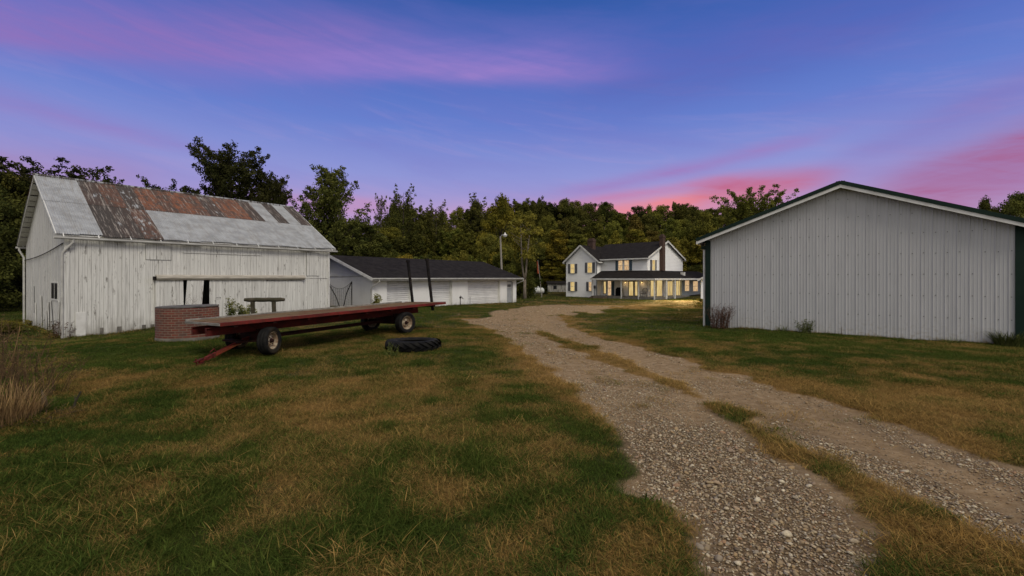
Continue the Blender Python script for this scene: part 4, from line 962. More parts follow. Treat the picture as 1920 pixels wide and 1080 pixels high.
# ------------------------------------------------------------------ hay wagon
def make_wagon():
    O = Vector((-6.83-.8*1.1, 10.7+.6*1.1, -.035))
    root = thing('hay_wagon', 'long flatbed hay wagon with red steel frame, worn plank deck and cream wheels', 'wagon', O, rot=(-.030, -.0255, math.atan2(.8,.6)))
    L, W, H = 7.4, 1.1, .93; b = MB(); n = 10; w = 2*(W-.07)/n
    for i in range(n):
        y = -W+.07+i*w; x = .02
        while x < L-.3:
            ln = RNG.uniform(2.0, 4.0); x1 = min(x+ln, L-.06)
            if L-.06-x1 < .8: x1 = L-.06
            b.ct = RNG.random(); dz = RNG.uniform(-.006,.006); b.box(x, x1-.008, y+.003, y+w-.004, H-.045+dz, H+dz); x = x1
    b.build('deck', M['plank'], root)
    b = MB(); b.box(.0,L,-W-.012,-W+.066,H-.075,H+.010); b.build('side_rail', M['red2'], root, bevel=.006)
    b = MB(); b.box(.0,L-.25,W-.066,W+.012,H-.06,H+.045); b.build('side_rail', M['purlin'], root, bevel=.006)
    b = MB(); b.box(-.02,.018,-W,W,H-.06,H-.004); b.build('front_rail', M['purlin'], root)
    b = MB(); b.box(L-.058,L+.02,-W,W,H-.075,H+.004); b.build('rear_rail', M['red2'], root)
    for s in (-1, 1):
        y = s*.45; b = MB(); x0, x1 = -.07, L-.75; z1 = H-.129; z0 = z1-.20; q = -s
        b.box(x0,x1,y-.004,y+.004,z0,z1); b.box(x0,x1,y-.05,y+.05,z1-.012,z1-.0005); b.box(x0,x1,y-.05,y+.05,z0,z0+.012); b.box(x0-.006,x0,y-.05,y-.02,z0,z1); b.box(x0-.006,x0,y+.02,y+.05,z0,z1)
        b.build('sill', M['red'], root)
    for i in range(8):
        x = .35+i*.93; b = MB(); b.box(x-.045,x+.045,-W+.02,W-.02,H-.127,H-.052); b.build('cross_member', M['dred'], root)
    FX, RX, TY = 1.18, 5.63, .95; AZ = .36
    def wheel(x, y, st, sgn):
        b = MB(); prof = [(.215,-.10),(.24,-.125),(.30,-.135),(.335,-.125),(.352,-.10),(.358,-.05),(.352,-.046),(.352,-.034),(.359,-.03),(.359,.03),(.352,.034),(.352,.046),(.358,.05),(.352,.10),(.335,.125),(.30,.135),(.24,.125),(.215,.10)]
        b.lathe(prof, 40, 'Y'); t = b.build('tyre', M['rubber'], root, smooth='all'); t.location = (x, y, AZ); t.rotation_euler = (0, RNG.random()*3, st)
        t.rotation_mode = 'ZYX'; t.rotation_euler = (0, 0, st)
        b = MB(); s = sgn
        b.lathe([(.222,.115*s),(.232,.11*s),(.225,.095*s),(.195,.075*s),(.185,.03*s),(.18,.0),(.15,-.005*s),(.12,.035*s),(.065,.045*s),(.06,.02*s)], 32, 'Y')
        b.lathe([(.222,-.115*s),(.225,-.095*s),(.195,-.075*s),(.18,.0)], 32, 'Y')
        if s > 0: b.f = [q[::-1] for q in b.f]
        rim = b.build('rim', M['cream'], t, smooth=True)
        b = MB(); b.lathe([(.0,.12*s),(.03,.118*s),(.042,.10*s),(.045,.05*s),(.075,.04*s),(.075,-.02*s)], 16, 'Y')
        for k in range(6):
            a = k*math.pi/3; b.lathe([(.0,.062*s),(.012,.06*s),(.014,.03*s)], 6, 'Y', (.10*math.cos(a), 0, .10*math.sin(a)))
        b.build('hub', M['dred'], t, smooth=True)
    ST = R(32)
    for s in (-1, 1):
        c, sn = math.cos(ST), math.sin(ST)
        wheel(FX, TY*s, ST, s); wheel(RX, TY*s, 0, s)
    b = MB(); b.box(FX-.06,FX+.06,-TY+.15,TY-.15,AZ-.06,AZ+.07); b.box(FX-.10,FX+.10,-.5,.5,AZ+.071,H-.28)
    for s in (-1,1): b.beam((FX,s*(TY-.16),AZ),(FX+.06*s*0,s*(TY-.03),AZ),.09,.09)
    b.build('front_axle', M['dred'], root)
    b = MB(); b.box(RX-.06,RX+.06,-TY+.05,TY-.05,AZ-.06,AZ+.07); b.box(RX-.10,RX+.10,-.5,.5,AZ+.071,H-.28); b.build('rear_axle', M['dred'], root)
    b = MB(); b.beam((FX+.06,0,AZ+.03),(RX+.9,0,AZ+.05),.09,.10); b.beam((FX+.4,-.33,AZ+.03),(RX-.5,-.02,AZ+.02),.035,.05)
    b.build('reach_pole', M['dred'], root)
    b = MB(); b.box(FX-.55,FX-.35,-.5,.5,AZ-.02,AZ+.03); b.beam((FX-.45,-.45,AZ+.005),(FX,-.8,AZ),.05,.04); b.beam((FX-.45,.45,AZ+.005),(FX,.8,AZ),.05,.04); b.build('steering_bar', M['dred'], root)
    b = MB(); b.beam((RX+.9,0,AZ+.1),(RX+.9,0,H-.28),.05,.05); b.beam((RX+.86,0,AZ+.05),(RX+1.15,0,AZ+.05),.06,.03); b.build('rear_hitch', M['dred'], root)
    # drawbar resting on the turf
    p0 = Vector((FX-.1, .0, .40)); p1 = Vector((FX-1.60, -.99, .085)); d = (p1-p0).normalized(); b = MB()
    b.beam(p0, p0+d*1.62, .085, .085); b.beam(p0+d*1.40, p1, .055, .05)
    tg = b.build('tongue', M['red2'], root, bevel=.008)
    b = MB(); e = p1; sd = d.cross(Vector((0,0,1))).normalized(); up = sd.cross(d)
    for s in (-1,1): b.beam(e-d*.12+up*.045*s, e+d*.12+up*.045*s, .075, .022)
    b.path([e+d*.08-up*.09, e+d*.08+up*.11], .016, 6); b.beam(p0+d*1.40-sd*.07, p0+d*1.40+sd*.07, .07, .10); b.path([p0+d*1.25+up*.05, p0+d*1.3+up*.14, p0+d*1.45+up*.1], .014, 6); b.build('clevis', M['red'], tg)
    for y, h in ((-.52, 1.60), (.55, 1.60)):
        b = MB(); b.beam((L-.10, y, H-.3), (L-.16, y+.14, H+h), .07, .085, (1,0,0)); b.beam((L-.16, y+.14, H+h-.06), (L-.162, y+.143, H+h+.03), .10, .11, (1,0,0)); b.build('rear_stake', M['steel'], root)
make_wagon()

# ------------------------------------------------------------------ tractor tyre, brick cistern, hitching rail
def make_tyre():
    p = Vector((-2.72, 12.55, 0)); p.z = gz(p.x, p.y); root = thing('tractor_tyre', 'big black tractor tyre lying flat in the grass', 'tyre', (p.x, p.y, p.z-.05), .3, rot=(R(-1.5), R(1), .4))
    root.scale = (1, 1, .74)
    b = MB(); b.lathe([(.42,.06),(.46,.015),(.56,.0),(.66,.015),(.71,.06),(.715,.20),(.71,.35),(.66,.395),(.56,.41),(.46,.39),(.42,.345),(.41,.30),(.52,.30),(.60,.26),(.62,.20),(.60,.14),(.52,.10),(.41,.10)], 56, closed=True)
    c = b.build('carcass', M['rubber'], root, smooth='all')
    b = MB(); n = 22
    for i in range(n):
        for h in (0, 1):
            a0 = 2*math.pi*(i+.5*h)/n; pts = []
            for t in np.linspace(0, 1, 7):
                a = a0 + .34*t; z = (.02+.19*t) if h == 0 else (.39-.19*t); r = .735 - .05*(1-t)**3; pts.append((a, r, z))
            vs = []
            for a, r, z in pts:
                for da, rr in ((-.032, -.05), (-.026, .028), (.026, .028), (.032, -.05)): vs.append(((r+rr)*math.cos(a+da), (r+rr)*math.sin(a+da), z + (da*.5 if h == 0 else -da*.5)))
            fs = [(j*4+k, j*4+k+1, j*4+k+5, j*4+k+4) for j in range(6) for k in range(3)] + [(0,1,2,3),(27,26,25,24)]
            b._add(vs, fs if h else [q[::-1] for q in fs])
    b.build('tread_lug', M['rubber'], c)
    return p
TP = make_tyre(); FOOT.append((TP.x, TP.y, 1, 0, .55, .55))
def make_cistern():
    p = Vector((-10.62, 14.92, 0)); zg = gz(p.x, p.y)-.02; root = thing('brick_cistern', 'round red brick cistern with a thin grey slab lid', 'well', (p.x, p.y, zg), .2)
    b = MB(); r = .86; b.lathe([(r-.23,.14),(r,.14),(r,1.06),(r-.02,1.07),(r-.23,1.07)], 48); b.build('brick_wall', M['brick'], root, smooth=True)
    b = MB(); b.lathe([(r-.3,-.5),(r+.012,-.5),(r+.01,.10),(r+.006,.139),(r-.2,.139)], 48); b.build('base_ring', M['concrete'], root, smooth=True)
    b = MB(); q = [(.885*math.cos(a)*(.97 if i%2 else 1), .83*math.sin(a), 0) for i, a in enumerate(np.linspace(0, 2*math.pi, 21)[:-1])]
    b.prism([(x, y, 1.085+.015*x) for x, y, _ in q], (.0,.0,.035)); b.build('lid', M['slab'], root)
    FOOT.append((p.x, p.y, 1, 0, .85, .85)); return p, zg
CP_, CZ = make_cistern()
def make_rail():
    p = on_ground(496, 18.0); root = thing('log_rail', 'mossy log laid across two short posts in front of the barn', 'rail', p, .16)
    h = zat(562, 18)-p.z; b = MB(); pts = [(-.74+.148*i, .012*math.sin(i*1.7), h+.006*math.cos(i*2.1)) for i in range(11)]; b.path(pts, [.06,.082]+[.085,.083,.086,.084,.083,.086,.084]+[.08,.062], 12); b.build('log', M['rail'], root, smooth=True)
    for x in (-.44, .34): b = MB(); b.path([(x,.02,-.4),(x+.01,.02,.5),(x,.0,h-.07)], [.08,.075,.078], 10); b.build('post', M['rail'], root, smooth=True)
make_rail()

# ------------------------------------------------------------------ poles, flag, tank, shed, net, hydrant
p = on_ground(941, 48); root = thing('yard_light', 'tall pale wooden pole with a dusk lamp on a short arm behind the garage', 'lamp post', p)
h = zat(443, 48)-p.z; b = MB(); b.path([(.0,0,-.5),(-.03,0,h*.5),(-.16,0,h)], [.13,.11,.085], 10); b.build('pole', M['pole'], root, smooth=True)
b = MB(); b.path([(-.16,-.05,h-.25),(-.05,-.15,h+.10),(.30,-.25,h+.16)], .025, 6); b.build('arm', M['galv'], root)
b = MB(); b.lathe([(.05,.24),(.10,.16),(.12,.06),(.24,-.02),(.25,-.05),(.10,-.02)], 16, 'Z', (.34,-.27,h+.12)); lh = b.build('lamp_head', M['white'], root, smooth=True)
b = MB(); b.lathe([(.20,-.05),(.19,-.16),(.10,-.24),(.0,-.26)], 16, 'Z', (.34,-.27,h+.12)); b.build('lamp_lens', M['tank'], lh, smooth=True)
p = on_ground(1016, 60); root = thing('flagpole', 'thin leaning flagpole with a limp faded orange flag', 'flagpole', p)
h = zat(489, 60)-p.z; b = MB(); b.path([(0,0,-.3),(-.25,0,h*.5),(-.52,0,h)], [.055,.048,.03], 8); b.lathe([(.0,.06),(.05,.03),(.05,-.01),(.0,-.04)], 8, 'Z', (-.52,0,h+.03)); b.build('pole', M['pole'], root, smooth=True)
b = MB(); n = 12
for i in range(n-1):
    z0, z1 = h-.1-i*.145, h-.1-(i+1)*.145
    for (xa, xb, ya, yb) in ((-.02,-.16,0,.08),(-.16,-.05,.08,.14),(-.05,-.22,.14,.20)):
        k0, k1 = .7+.5*i/n, .7+.5*(i+1)/n; x0 = -.52+.5*(1-z0/h)*.9; x1 = -.52+.5*(1-z1/h)*.9
        b._add([(x0+xa*k0,ya,z0),(x0+xb*k0,yb,z0),(x1+xb*k1,yb,z1),(x1+xa*k1,ya,z1)], [(0,1,2,3)])
b.build('flag', M['flag'], root, smooth='all').modifiers.new('thickness', 'SOLIDIFY').thickness = .012
p = on_ground(1009, 70); root = thing('propane_tank', 'white propane tank on short legs at the edge of the trees', 'tank', p, .15)
b = MB(); b.path([(-.95,0,.75),(-.88,0,.75),(-.7,0,.75),(.7,0,.75),(.88,0,.75),(.95,0,.75)], [.12,.32,.46,.46,.32,.12], 16); b.build('vessel', M['tank'], root, smooth='all')
for x in (-.55,.55): b = MB(); b.box(x-.06,x+.06,-.3,.3,-.2,.36); b.build('leg', M['concrete'], root)
b = MB(); b.lathe([(.14,1.18),(.14,1.34),(.06,1.40),(.0,1.41)], 12); b.build('valve_cap', M['tank'], root)
p = on_ground(1027, 76); root = thing('shed', 'low peeling white shed with a dark window among bushes left of the farmhouse', 'shed', p, -.05)
w = (1063-1027)/F*76; b = MB(); BB = b
x = 0
while x < w:
    b.ct = RNG.random(); b.box(x, x+.14, -.03, 0, -.3, 1.35+.0*x); x += .15
b.box(0, w, .002, 2.4, -.3, 1.33); b.build('wall', M['shed'], root)
b = MB(); b.box(.95,1.5,-.045,-.032,.45,1.05); b.build('window', M['glass'], root)
b = MB(); b.hexa([(-.2,-.25,1.36),(w+.2,-.25,1.36),(w+.2,2.6,1.75),(-.2,2.6,1.75),(-.2,-.25,1.42),(w+.2,-.25,1.42),(w+.2,2.6,1.81),(-.2,2.6,1.81)]); b.build('roof', M['shingle'], root)
p = on_ground(637, 28.6); root = thing('sports_net', 'sagging dark net on a bent frame beside the garage gable', 'net', p, .45)
b = MB(); hw, hh = .72, zat(528, 28.6)-p.z
fr = [[(-hw,0,-.2),(-hw-.0,0,hh)],[(hw,0,-.2),(hw,0,hh)],[(-hw,0,hh),(-.2,.5,.75),(.1,.6,-.1)],[(hw,0,hh),(.45,.5,.9),(.25,.6,-.1)]]
for q in fr: b.path(q, .03, 6)
b.build('frame', M['steel'], root)
b = MB(); nx, nz = 13, 15
def npnt(i, j):
    s, t = i/(nx-1), j/(nz-1); x = -hw+2*hw*s; top = hh - .5*(1-(2*s-1)**2)*.9; return (x*(.9+.1*t), .06+.32*math.sin(math.pi*s)*(1-t)+.03*math.sin(i*2+j), top*t)
for i in range(nx): b.path([npnt(i, j) for j in range(nz)], .006, 3, False)
for j in range(nz): b.path([npnt(i, j) for i in range(nx)], .006 if j < nz-1 else .016, 3, False)
b.build('net', M['net'], root)
p = on_ground(863, 35.0); root = thing('yard_hydrant', 'dark yard hydrant standing in front of the garage wall', 'hydrant', p)
h = zat(558, 35)-p.z; b = MB(); b.path([(0,0,-.2),(0,0,h)], .03, 8); b.build('pipe', M['steel'], root)
b = MB(); b.lathe([(.0,h+.10),(.06,h+.07),(.07,h-.04),(.03,h-.08)], 10); b.path([(.0,0,h+.02),(.14,-.05,h-.02),(.17,-.06,h-.10)], .025, 6); hd = b.build('head', M['steel'], root)
b = MB(); b.path([(0,0,h+.10),(.02,0,h+.16),(.28,.03,h-.13)], .012, 5); b.build('handle', M['steel'], hd)
p = on_ground(881, 36.0); root = tag(bpy.data.objects.new('marker_stake', None), 'thin dark stake in the grass by the double garage door', 'stake'); COL.objects.link(root); root.location = p
b = MB(); b.path([(0,0,-.2),(.02,0,.62)], .014, 5); b.build('rod', M['steel'], root); b = MB(); b.box(-.01,.05,-.02,.02,.55,.66); b.build('cap', M['galv'], root)
#PART4
# ------------------------------------------------------------------ trees
def leaf_cloud(r, cen, rad, per, size, ctint):
    """many small leaf faces gathered in clumps"""
    n = len(cen)*per; c = np.repeat(cen, per, 0); rr = np.repeat(rad, per)
    d = r.randn(n, 3); d /= np.linalg.norm(d, axis=1)[:,None]; q = c + d*(rr*r.rand(n)**.45)[:,None]*np.array([1.1,1.1,.8])
    nrm = d*.6 + r.randn(n, 3)*.7 + np.array([0,0,.5]); nrm /= np.linalg.norm(nrm, axis=1)[:,None]
    t = np.cross(nrm, r.randn(n, 3)); t /= np.linalg.norm(t, axis=1)[:,None]; u = np.cross(nrm, t)
    s = size*(.6+.8*r.rand(n))[:,None]
    V = np.stack([q-t*s, q-u*s*.55+t*s*.1, q+t*s, q+u*s*.55-t*s*.05], 1).reshape(-1, 3)
    Q = np.arange(n*4).reshape(-1, 4)
    T = np.clip(np.repeat(ctint, per) + .35*(r.rand(n)-.5), 0, 1)
    return V, Q, T
def tree_mesh(seed, H, Rad, t0, ncl, per, leaf, clr=.9, shape='round', trunk=.22):
    r = np.random.RandomState(seed); cen = []
    lob = r.rand(4)*6.283
    while len(cen) < ncl:
        t = r.rand(); a = r.rand()*6.283; u = r.rand()**.42
        if shape == 'round': pr = math.sin(math.pi*min(1, (t*.93+.07))**.85)**.6
        elif shape == 'cone': pr = (1-t)**.75*.95+.06
        else: pr = math.sin(math.pi*(t*.8+.16))**.5
        lf = 1 + .22*math.sin(2*a+lob[0]+3*t) + .18*math.sin(3*a+lob[1]-5*t)
        rr = Rad*pr*u*lf
        cen.append((rr*math.cos(a), rr*math.sin(a), H*(t0 + (1-t0)*t*.97 + .03*(r.rand()-.5))))
    cen = np.array(cen); rad = clr*(.55+.75*r.rand(ncl))*(1-.35*(cen[:,2]/H)**3)
    V, Q, T = leaf_cloud(r, cen, rad, per, leaf, np.clip(.5+.28*r.randn(ncl), .05, .95))
    cm = raw_mesh('crown', V, Q, M['leaf'], T)
    b = MB(); tz = H*(t0+(1-t0)*.62); pts = [(.0,0,-.6),(.05*r.randn(),.05*r.randn(),tz*.3),(.14*r.randn(),.14*r.randn(),tz*.65),(.25*r.randn(),.25*r.randn(),tz)]
    b.path(pts, [trunk*1.5, trunk, trunk*.72, trunk*.25], 8)
    for i in r.permutation(ncl)[:min(ncl, 22)]:
        c = cen[i]; z0 = max(.15*H, min(tz*.95, c[2]*.62)); f = z0/tz; p0 = Vector(pts[1]).lerp(Vector(pts[3]), f) if f > .3 else Vector((0,0,z0)); p0.z = z0
        m = p0.lerp(Vector(c), .5) + Vector((0,0,.25)); b.path([p0, m, Vector(c)], [trunk*.34, trunk*.2, trunk*.07], 5)
    tm = bpy.data.meshes.new('trunk'); tm.from_pydata(b.v, [], b.f); tm.materials.append(M['bark']); tm.shade_smooth()
    return cm, tm, H
def spray_mesh(seed, H, Rad, z0, nb, leaf, per, up=.9, profile=(1.0,.9,.55,.2), trunk=.2, clr=.24):
    """feathery crown: rising branches, each strung with small leaf clumps"""
    r = np.random.RandomState(seed); cen, rad = [], []; b = MB()
    tp = [Vector((0,0,-.6)), Vector((.1*r.randn(),.1*r.randn(),H*.35)), Vector((.18*r.randn(),.18*r.randn(),H*.68)), Vector((.2*r.randn(),.2*r.randn(),H*.95))]
    b.path(tp, [trunk*1.5, trunk, trunk*.6, trunk*.12], 8)
    def at(t): return tp[0].lerp(tp[1], t/.35) if t < .35 else tp[1].lerp(tp[2], (t-.35)/.33) if t < .68 else tp[2].lerp(tp[3], (t-.68)/.32)
    for i in range(nb):
        t = z0 + (.93-z0)*((i+r.rand())/nb); p = at(t); a = i*2.4+r.randn()*.4
        R_ = Rad*float(np.interp(t, (z0, z0+.25, .75, 1.0), profile))*(.65+.5*r.rand()); u = up*(.6+.7*r.rand())
        e = p + Vector((math.cos(a)*R_, math.sin(a)*R_, R_*u)); m = p.lerp(e, .5)+Vector((r.randn()*.12, r.randn()*.12, -.10*R_))
        b.path([p, m, e], [trunk*.22, trunk*.14, trunk*.04], 4)
        n = max(3, int(R_/.42)*2)
        for k in range(n):
            s_ = .22+.82*(k+r.rand())/n; q = (p.lerp(m, s_*2) if s_ < .5 else m.lerp(e, (s_-.5)*2)); w = .30*(1.15-s_)*R_**.5
            cen.append((q.x+r.randn()*w, q.y+r.randn()*w, q.z+r.randn()*w*.8)); rad.append(clr*(1.5-.8*s_)*(.7+.6*r.rand()))
    cen = np.array(cen); rad = np.array(rad)
    V, Q, T = leaf_cloud(r, cen, rad, per, leaf, np.clip(.5+.25*r.randn(len(cen)), .05, .95))
    cm = raw_mesh('crown', V, Q, M['leaf'], T)
    tm = bpy.data.meshes.new('trunk'); tm.from_pydata(b.v, [], b.f); tm.materials.append(M['bark']); tm.shade_smooth()
    return cm, tm, float(V[:,2].max())
TK = {}
def kinds():
    for i in range(4): TK['broad%d' % i] = tree_mesh(100+i, 13.0, 4.3, .06, 120, 165, .145, 1.15)
    for i in range(3): TK['tall%d' % i] = tree_mesh(120+i, 15.0, 3.1, .08, 105, 165, .145, 1.1, 'oval')
    for i in range(2): TK['cone%d' % i] = tree_mesh(130+i, 12.0, 3.2, .04, 90, 165, .145, .95, 'cone')
    for i in range(3): TK['bush%d' % i] = tree_mesh(140+i, 4.2, 2.6, .02, 50, 120, .12, .75, 'oval', .09)
    for i in range(2): TK['sparse%d' % i] = spray_mesh(150+i, 13.0, 2.9, .12, 44, .115, 16, 1.0, (1.0,1.0,.75,.35), .15, .30)
    TK['oak'] = spray_mesh(161, 15.5, 4.4, .10, 96, .115, 30, .62, (.7,1.0,.95,.42), .30, .44)
    TK['crown0'] = spray_mesh(163, 12.5, 3.6, .05, 110, .10, 30, .95, (1.0,1.0,.55,.18), .20, .38)
    TK['crown1'] = spray_mesh(164, 12.5, 3.3, .05, 110, .11, 34, .6, (.9,1.0,.85,.3), .20, .42)
    TK['airy'] = spray_mesh(165, 11.0, 4.2, .30, 74, .105, 24, .60, (.9,1.0,.9,.5), .16, .34)
    for i in range(2): TK['spray%d' % i] = spray_mesh(180+i, 13.5, 3.6, .04, 100, .135, 34, .75, (1.0,1.0,.7,.25), .2, .48)
    cm, tm, H = tree_mesh(170, 12.0, 3.0, .46, 54, 60, .14, .8, 'oval', .2); b = MB(); r = np.random.RandomState(9)
    b.path([(0,0,-.6),(.02,0,1.2),(.0,.02,2.7)], [.30,.22,.19], 10)
    for p_, q_, w in (((-.30,.05,5.6),(-.75,.1,10.0),.13),((.42,-.05,5.4),(.60,.1,10.4),.12)):
        b.path([(0,.02,2.5),(p_[0]*.55,0,3.7),p_,q_], [.15,.14,w,.03], 8)
        for i in range(9):
            f = .25+.08*i; m = Vector(p_).lerp(Vector(q_), f); a = r.rand()*6.28; e = m+Vector((math.cos(a)*1.5, math.sin(a)*1.5, .9)); b.path([m, m.lerp(e,.5)+Vector((0,0,-.1)), e], [.045,.03,.01], 5)
    tm = bpy.data.meshes.new('trunk'); tm.from_pydata(b.v, [], b.f); tm.materials.append(M['palebark']); tm.shade_smooth(); TK['fork'] = (cm, tm, H)
kinds()
TW = {}
for k_, (cm_, tm_, h_) in TK.items():
    v_ = np.zeros(len(cm_.vertices)*3); cm_.vertices.foreach_get('co', v_); v_ = v_.reshape(-1, 3); TW[k_] = 2*np.percentile(np.hypot(v_[:,0], v_[:,1]), 96)*.93
HUE = {'dark': (.105,.112,.034), 'green': (.155,.165,.040), 'olive': (.205,.188,.042), 'gold': (.215,.185,.036), 'brown': (.145,.125,.038), 'deep': (.048,.054,.022)}
NTREE = [0]
def tree(px, py, Y, kind, hue, label, group=None, width=None, rz=None, name='tree'):
    p = on_ground(px, Y); cm, tm, H = TK[kind]; h = zat(py, Y)-p.z; s = h/H/1.0; NTREE[0] += 1; r = random.Random(NTREE[0]*7+3)
    root = thing(name, label, 'bush' if name == 'bush' else 'tree', p, r.random()*6.28 if rz is None else rz, group)
    wx = s if width is None else width/F*Y/TW[kind]
    root.scale = (wx, wx, s)
    c = bpy.data.objects.new('crown', cm); COL.objects.link(c); c.parent = root
    f = .8+.4*r.random(); u = HUE[hue]; c.color = (u[0]*f*(1+.15*(r.random()-.5)), u[1]*f, u[2]*f, 1)
    t = bpy.data.objects.new('trunk', tm); COL.objects.link(t); t.parent = root
    return root
def forest():
    # single trees that stand out
    tree(432, 268, 46, 'oak', 'deep', 'tall dark rounded oak rising above the right half of the barn ridge', width=132)
    tree(505, 312, 47, 'crown1', 'deep', 'smaller dark tree leaning on the right side of the tall oak behind the barn', width=78)
    tree(618, 306, 50, 'crown0', 'dark', 'narrow dark tree with a feathery top at the right end of the barn roof', width=118)
    tree(322, 334, 48, 'airy', 'deep', 'low leafy treetop just showing over the middle of the barn ridge', width=110)
    tree(95, 294, 37, 'airy', 'deep', 'thin twiggy treetop against the pink sky over the left end of the barn', width=190)
    tree(175, 318, 40, 'airy', 'deep', 'sparse low treetop just right of the barn peak', width=90)
    tree(5, 318, 34, 'broad1', 'dark', 'dense dark tree at the left edge of the photo beside the barn', width=120)
    tree(48, 330, 42, 'broad2', 'olive', 'olive tree tight against the back left corner of the barn', width=130)
    tree(-40, 330, 30, 'broad3', 'dark', 'dark tree mostly cut off by the left edge of the photo', width=150)
    tree(22, 480, 35, 'bush0', 'deep', 'dark thicket at the foot of the trees left of the barn', None, 130, name='bush')
    tree(-30, 470, 32, 'bush1', 'deep', 'dark bush cut by the left edge of the photo', None, 120, name='bush')
    tree(712, 362, 66, 'sparse1', 'dark', 'thin nearly bare treetop alone in the gap of pink sky', width=36)
    tree(757, 345, 64, 'sparse0', 'dark', 'tall airy tree with an open top above the left of the garage', width=62)
    tree(818, 374, 62, 'sparse0', 'dark', 'open topped tree above the middle of the garage roof', width=60)
    tree(905, 362, 70, 'sparse0', 'dark', 'spindly treetops poking out left of the golden tree', width=80)
    tree(938, 368, 66, 'broad0', 'gold', 'large rounded golden olive tree above the right half of the garage', width=95)
    tree(984, 398, 53, 'fork', 'olive', 'tall forked tree with two bare pale trunks right of the garage', width=80)
    tree(1036, 478, 81, 'tall0', 'gold', 'small yellowing tree right beside the flagpole', width=50)
    tree(1410, 344, 62, 'airy', 'green', 'open flat topped tree rising over the left slope of the steel building', width=118)
    tree(1155, 432, 78, 'cone0', 'gold', 'yellow tinted tree just above the dark farmhouse roof', width=40)
    tree(1905, 362, 50, 'broad2', 'dark', 'dark treetop over the green roof at the right edge of the photo', width=90)
    row_later = [(1990,360,56),(2090,352,60),(2200,345,58),(2320,338,64),(2450,330,60)]
    for i, (px, py, Y) in enumerate(row_later): tree(px, py, Y, ['broad1','spray0','broad3','tall1','spray1'][i], ['dark','green','olive','dark','green'][i], 'tree %s the steel building, just past the edge of the photo' % ['close behind','a little beyond','farther beyond','well beyond','farthest beyond'][i], 'trees beyond the steel building', 110)
    tree(1850, 372, 52, 'broad0', 'dark', 'low dark treetop over the right slope of the steel building roof', width=60)
    r = random.Random(11); used = set()
    LM = [(565,'the barn eave'),(605,"the end of the barn roof"),(640,'the gable peak'),(668,'the garage gable'),(697,'the gable downspout'),(735,'the first garage door'),(773,"the wagon's first stake"),(812,"the wagon's second stake"),
          (845,'the second door'),(870,'the yard hydrant'),(905,'the double door'),(940,'the yard light'),(980,'the forked trunks'),(1010,'the flagpole'),(1040,'the peeling shed'),(1068,'the outer farmhouse eave'),(1094,'the farmhouse wing chimney'),
          (1125,'the roof valley'),(1160,'the paired upstairs windows'),(1190,'the farmhouse ridge'),(1222,'the single window'),(1243,'the tall brick chimney'),(1268,'the farmhouse gable end'),(1300,'the white outbuilding'),(1330,"the steel building's eave"),(1375,'the lower steel roof slope'),(1420,'the steel roof slope'),(1470,'the upper steel roof slope')]
    HW = {'dark':'dark green','deep':'blackish green','green':'mid green','olive':'olive','gold':'yellow green','brown':'brownish'}
    def unique(t, hue, px):
        m = sorted(LM, key=lambda q: abs(q[0]-px))
        for p_, w in m[:4]:
            for rel in (('above ' if abs(p_-px) < 9 else 'a little before ' if px < p_ else 'a little past '), 'nearest to ', 'up behind '):
                l = t.replace('HUE', HW[hue])+' '+rel+w
                if len(l.split()) > 16: continue
                if l not in used and abs(p_-px) < 60: used.add(l); return l
        return t.replace('HUE', HW[hue])
    def row(x0, x1, step, Y, prof, hues, kinds, label, group, wid, jit=.5, name='tree'):
        x = x0
        while x < x1:
            px = x + r.uniform(-1,1)*step*.25; py = prof(px) + r.uniform(-1,1)*9*jit
            k = r.choice(kinds); h = r.choice(hues)
            tree(px, py, Y + r.uniform(-2.5,2.5), k, h, unique(label, h, px), group, wid*r.uniform(.85,1.2), name=name); x += step
    PR = [(560,385),(640,400),(700,415),(740,375),(800,385),(860,385),(900,372),(940,374),(970,373),(1010,370),(1045,375),(1088,371),(1116,376),(1142,383),(1156,396),(1172,399),(1186,390),(1214,384),(1246,381),(1285,379),(1304,385),(1322,390),(1345,386),(1400,385),(1500,395)]
    def prof(px): return float(np.interp(px, [p[0] for p in PR], [p[1] for p in PR]))
    B = ['broad0','broad1','broad2','broad3','tall0','tall1','tall2','spray0','spray1']
    row(640, 900, 32, 74, lambda x: prof(x)+6, ['dark','deep','dark','green'], B, 'HUE tree of the back row', 'back row of trees above the garage', 62)
    row(950, 1330, 27, 98, lambda x: prof(x)+1, ['dark','green','dark','deep'], ['spray0','spray1','broad0','broad2','tall1','spray0'], 'HUE treetop on the skyline', 'skyline trees behind the farmhouse', 50)
    row(1320, 1500, 34, 86, lambda x: 392, ['dark','green','olive'], B, 'HUE treetop behind the steel building', 'trees behind the steel building', 58)
    row(590, 940, 36, 60, lambda x: 432+6*math.sin(x*.05), ['dark','green','green','olive'], B, 'HUE tree right behind the garage', 'front row of trees behind the garage', 72)
    row(540, 700, 30, 53, lambda x: 418, ['deep','dark'], B, 'HUE tree behind barn and garage', 'trees between barn and garage', 70)
    row(560, 960, 34, 82, lambda x: prof(x)+26, ['deep','dark','green'], B, 'HUE tree deep in the wood', 'trees deep in the wood behind the garage', 70)
    row(945, 1345, 30, 104, lambda x: prof(x)+8, ['deep','dark'], B, 'HUE tree behind the skyline row', 'trees behind the skyline row', 56)
    row(955, 1340, 33, 89, lambda x: 408+8*math.sin(x*.03), ['green','olive','green','brown','gold','dark'], B+['cone0'], 'HUE tree halfway up the wooded slope', 'mid slope trees behind the farmhouse', 56)
    row(970, 1350, 36, 81, lambda x: 440+8*math.sin(x*.04), ['olive','green','gold','dark','brown'], B+['cone1','cone0'], 'HUE tree low on the wooded slope', 'lower slope trees behind the farmhouse', 54)
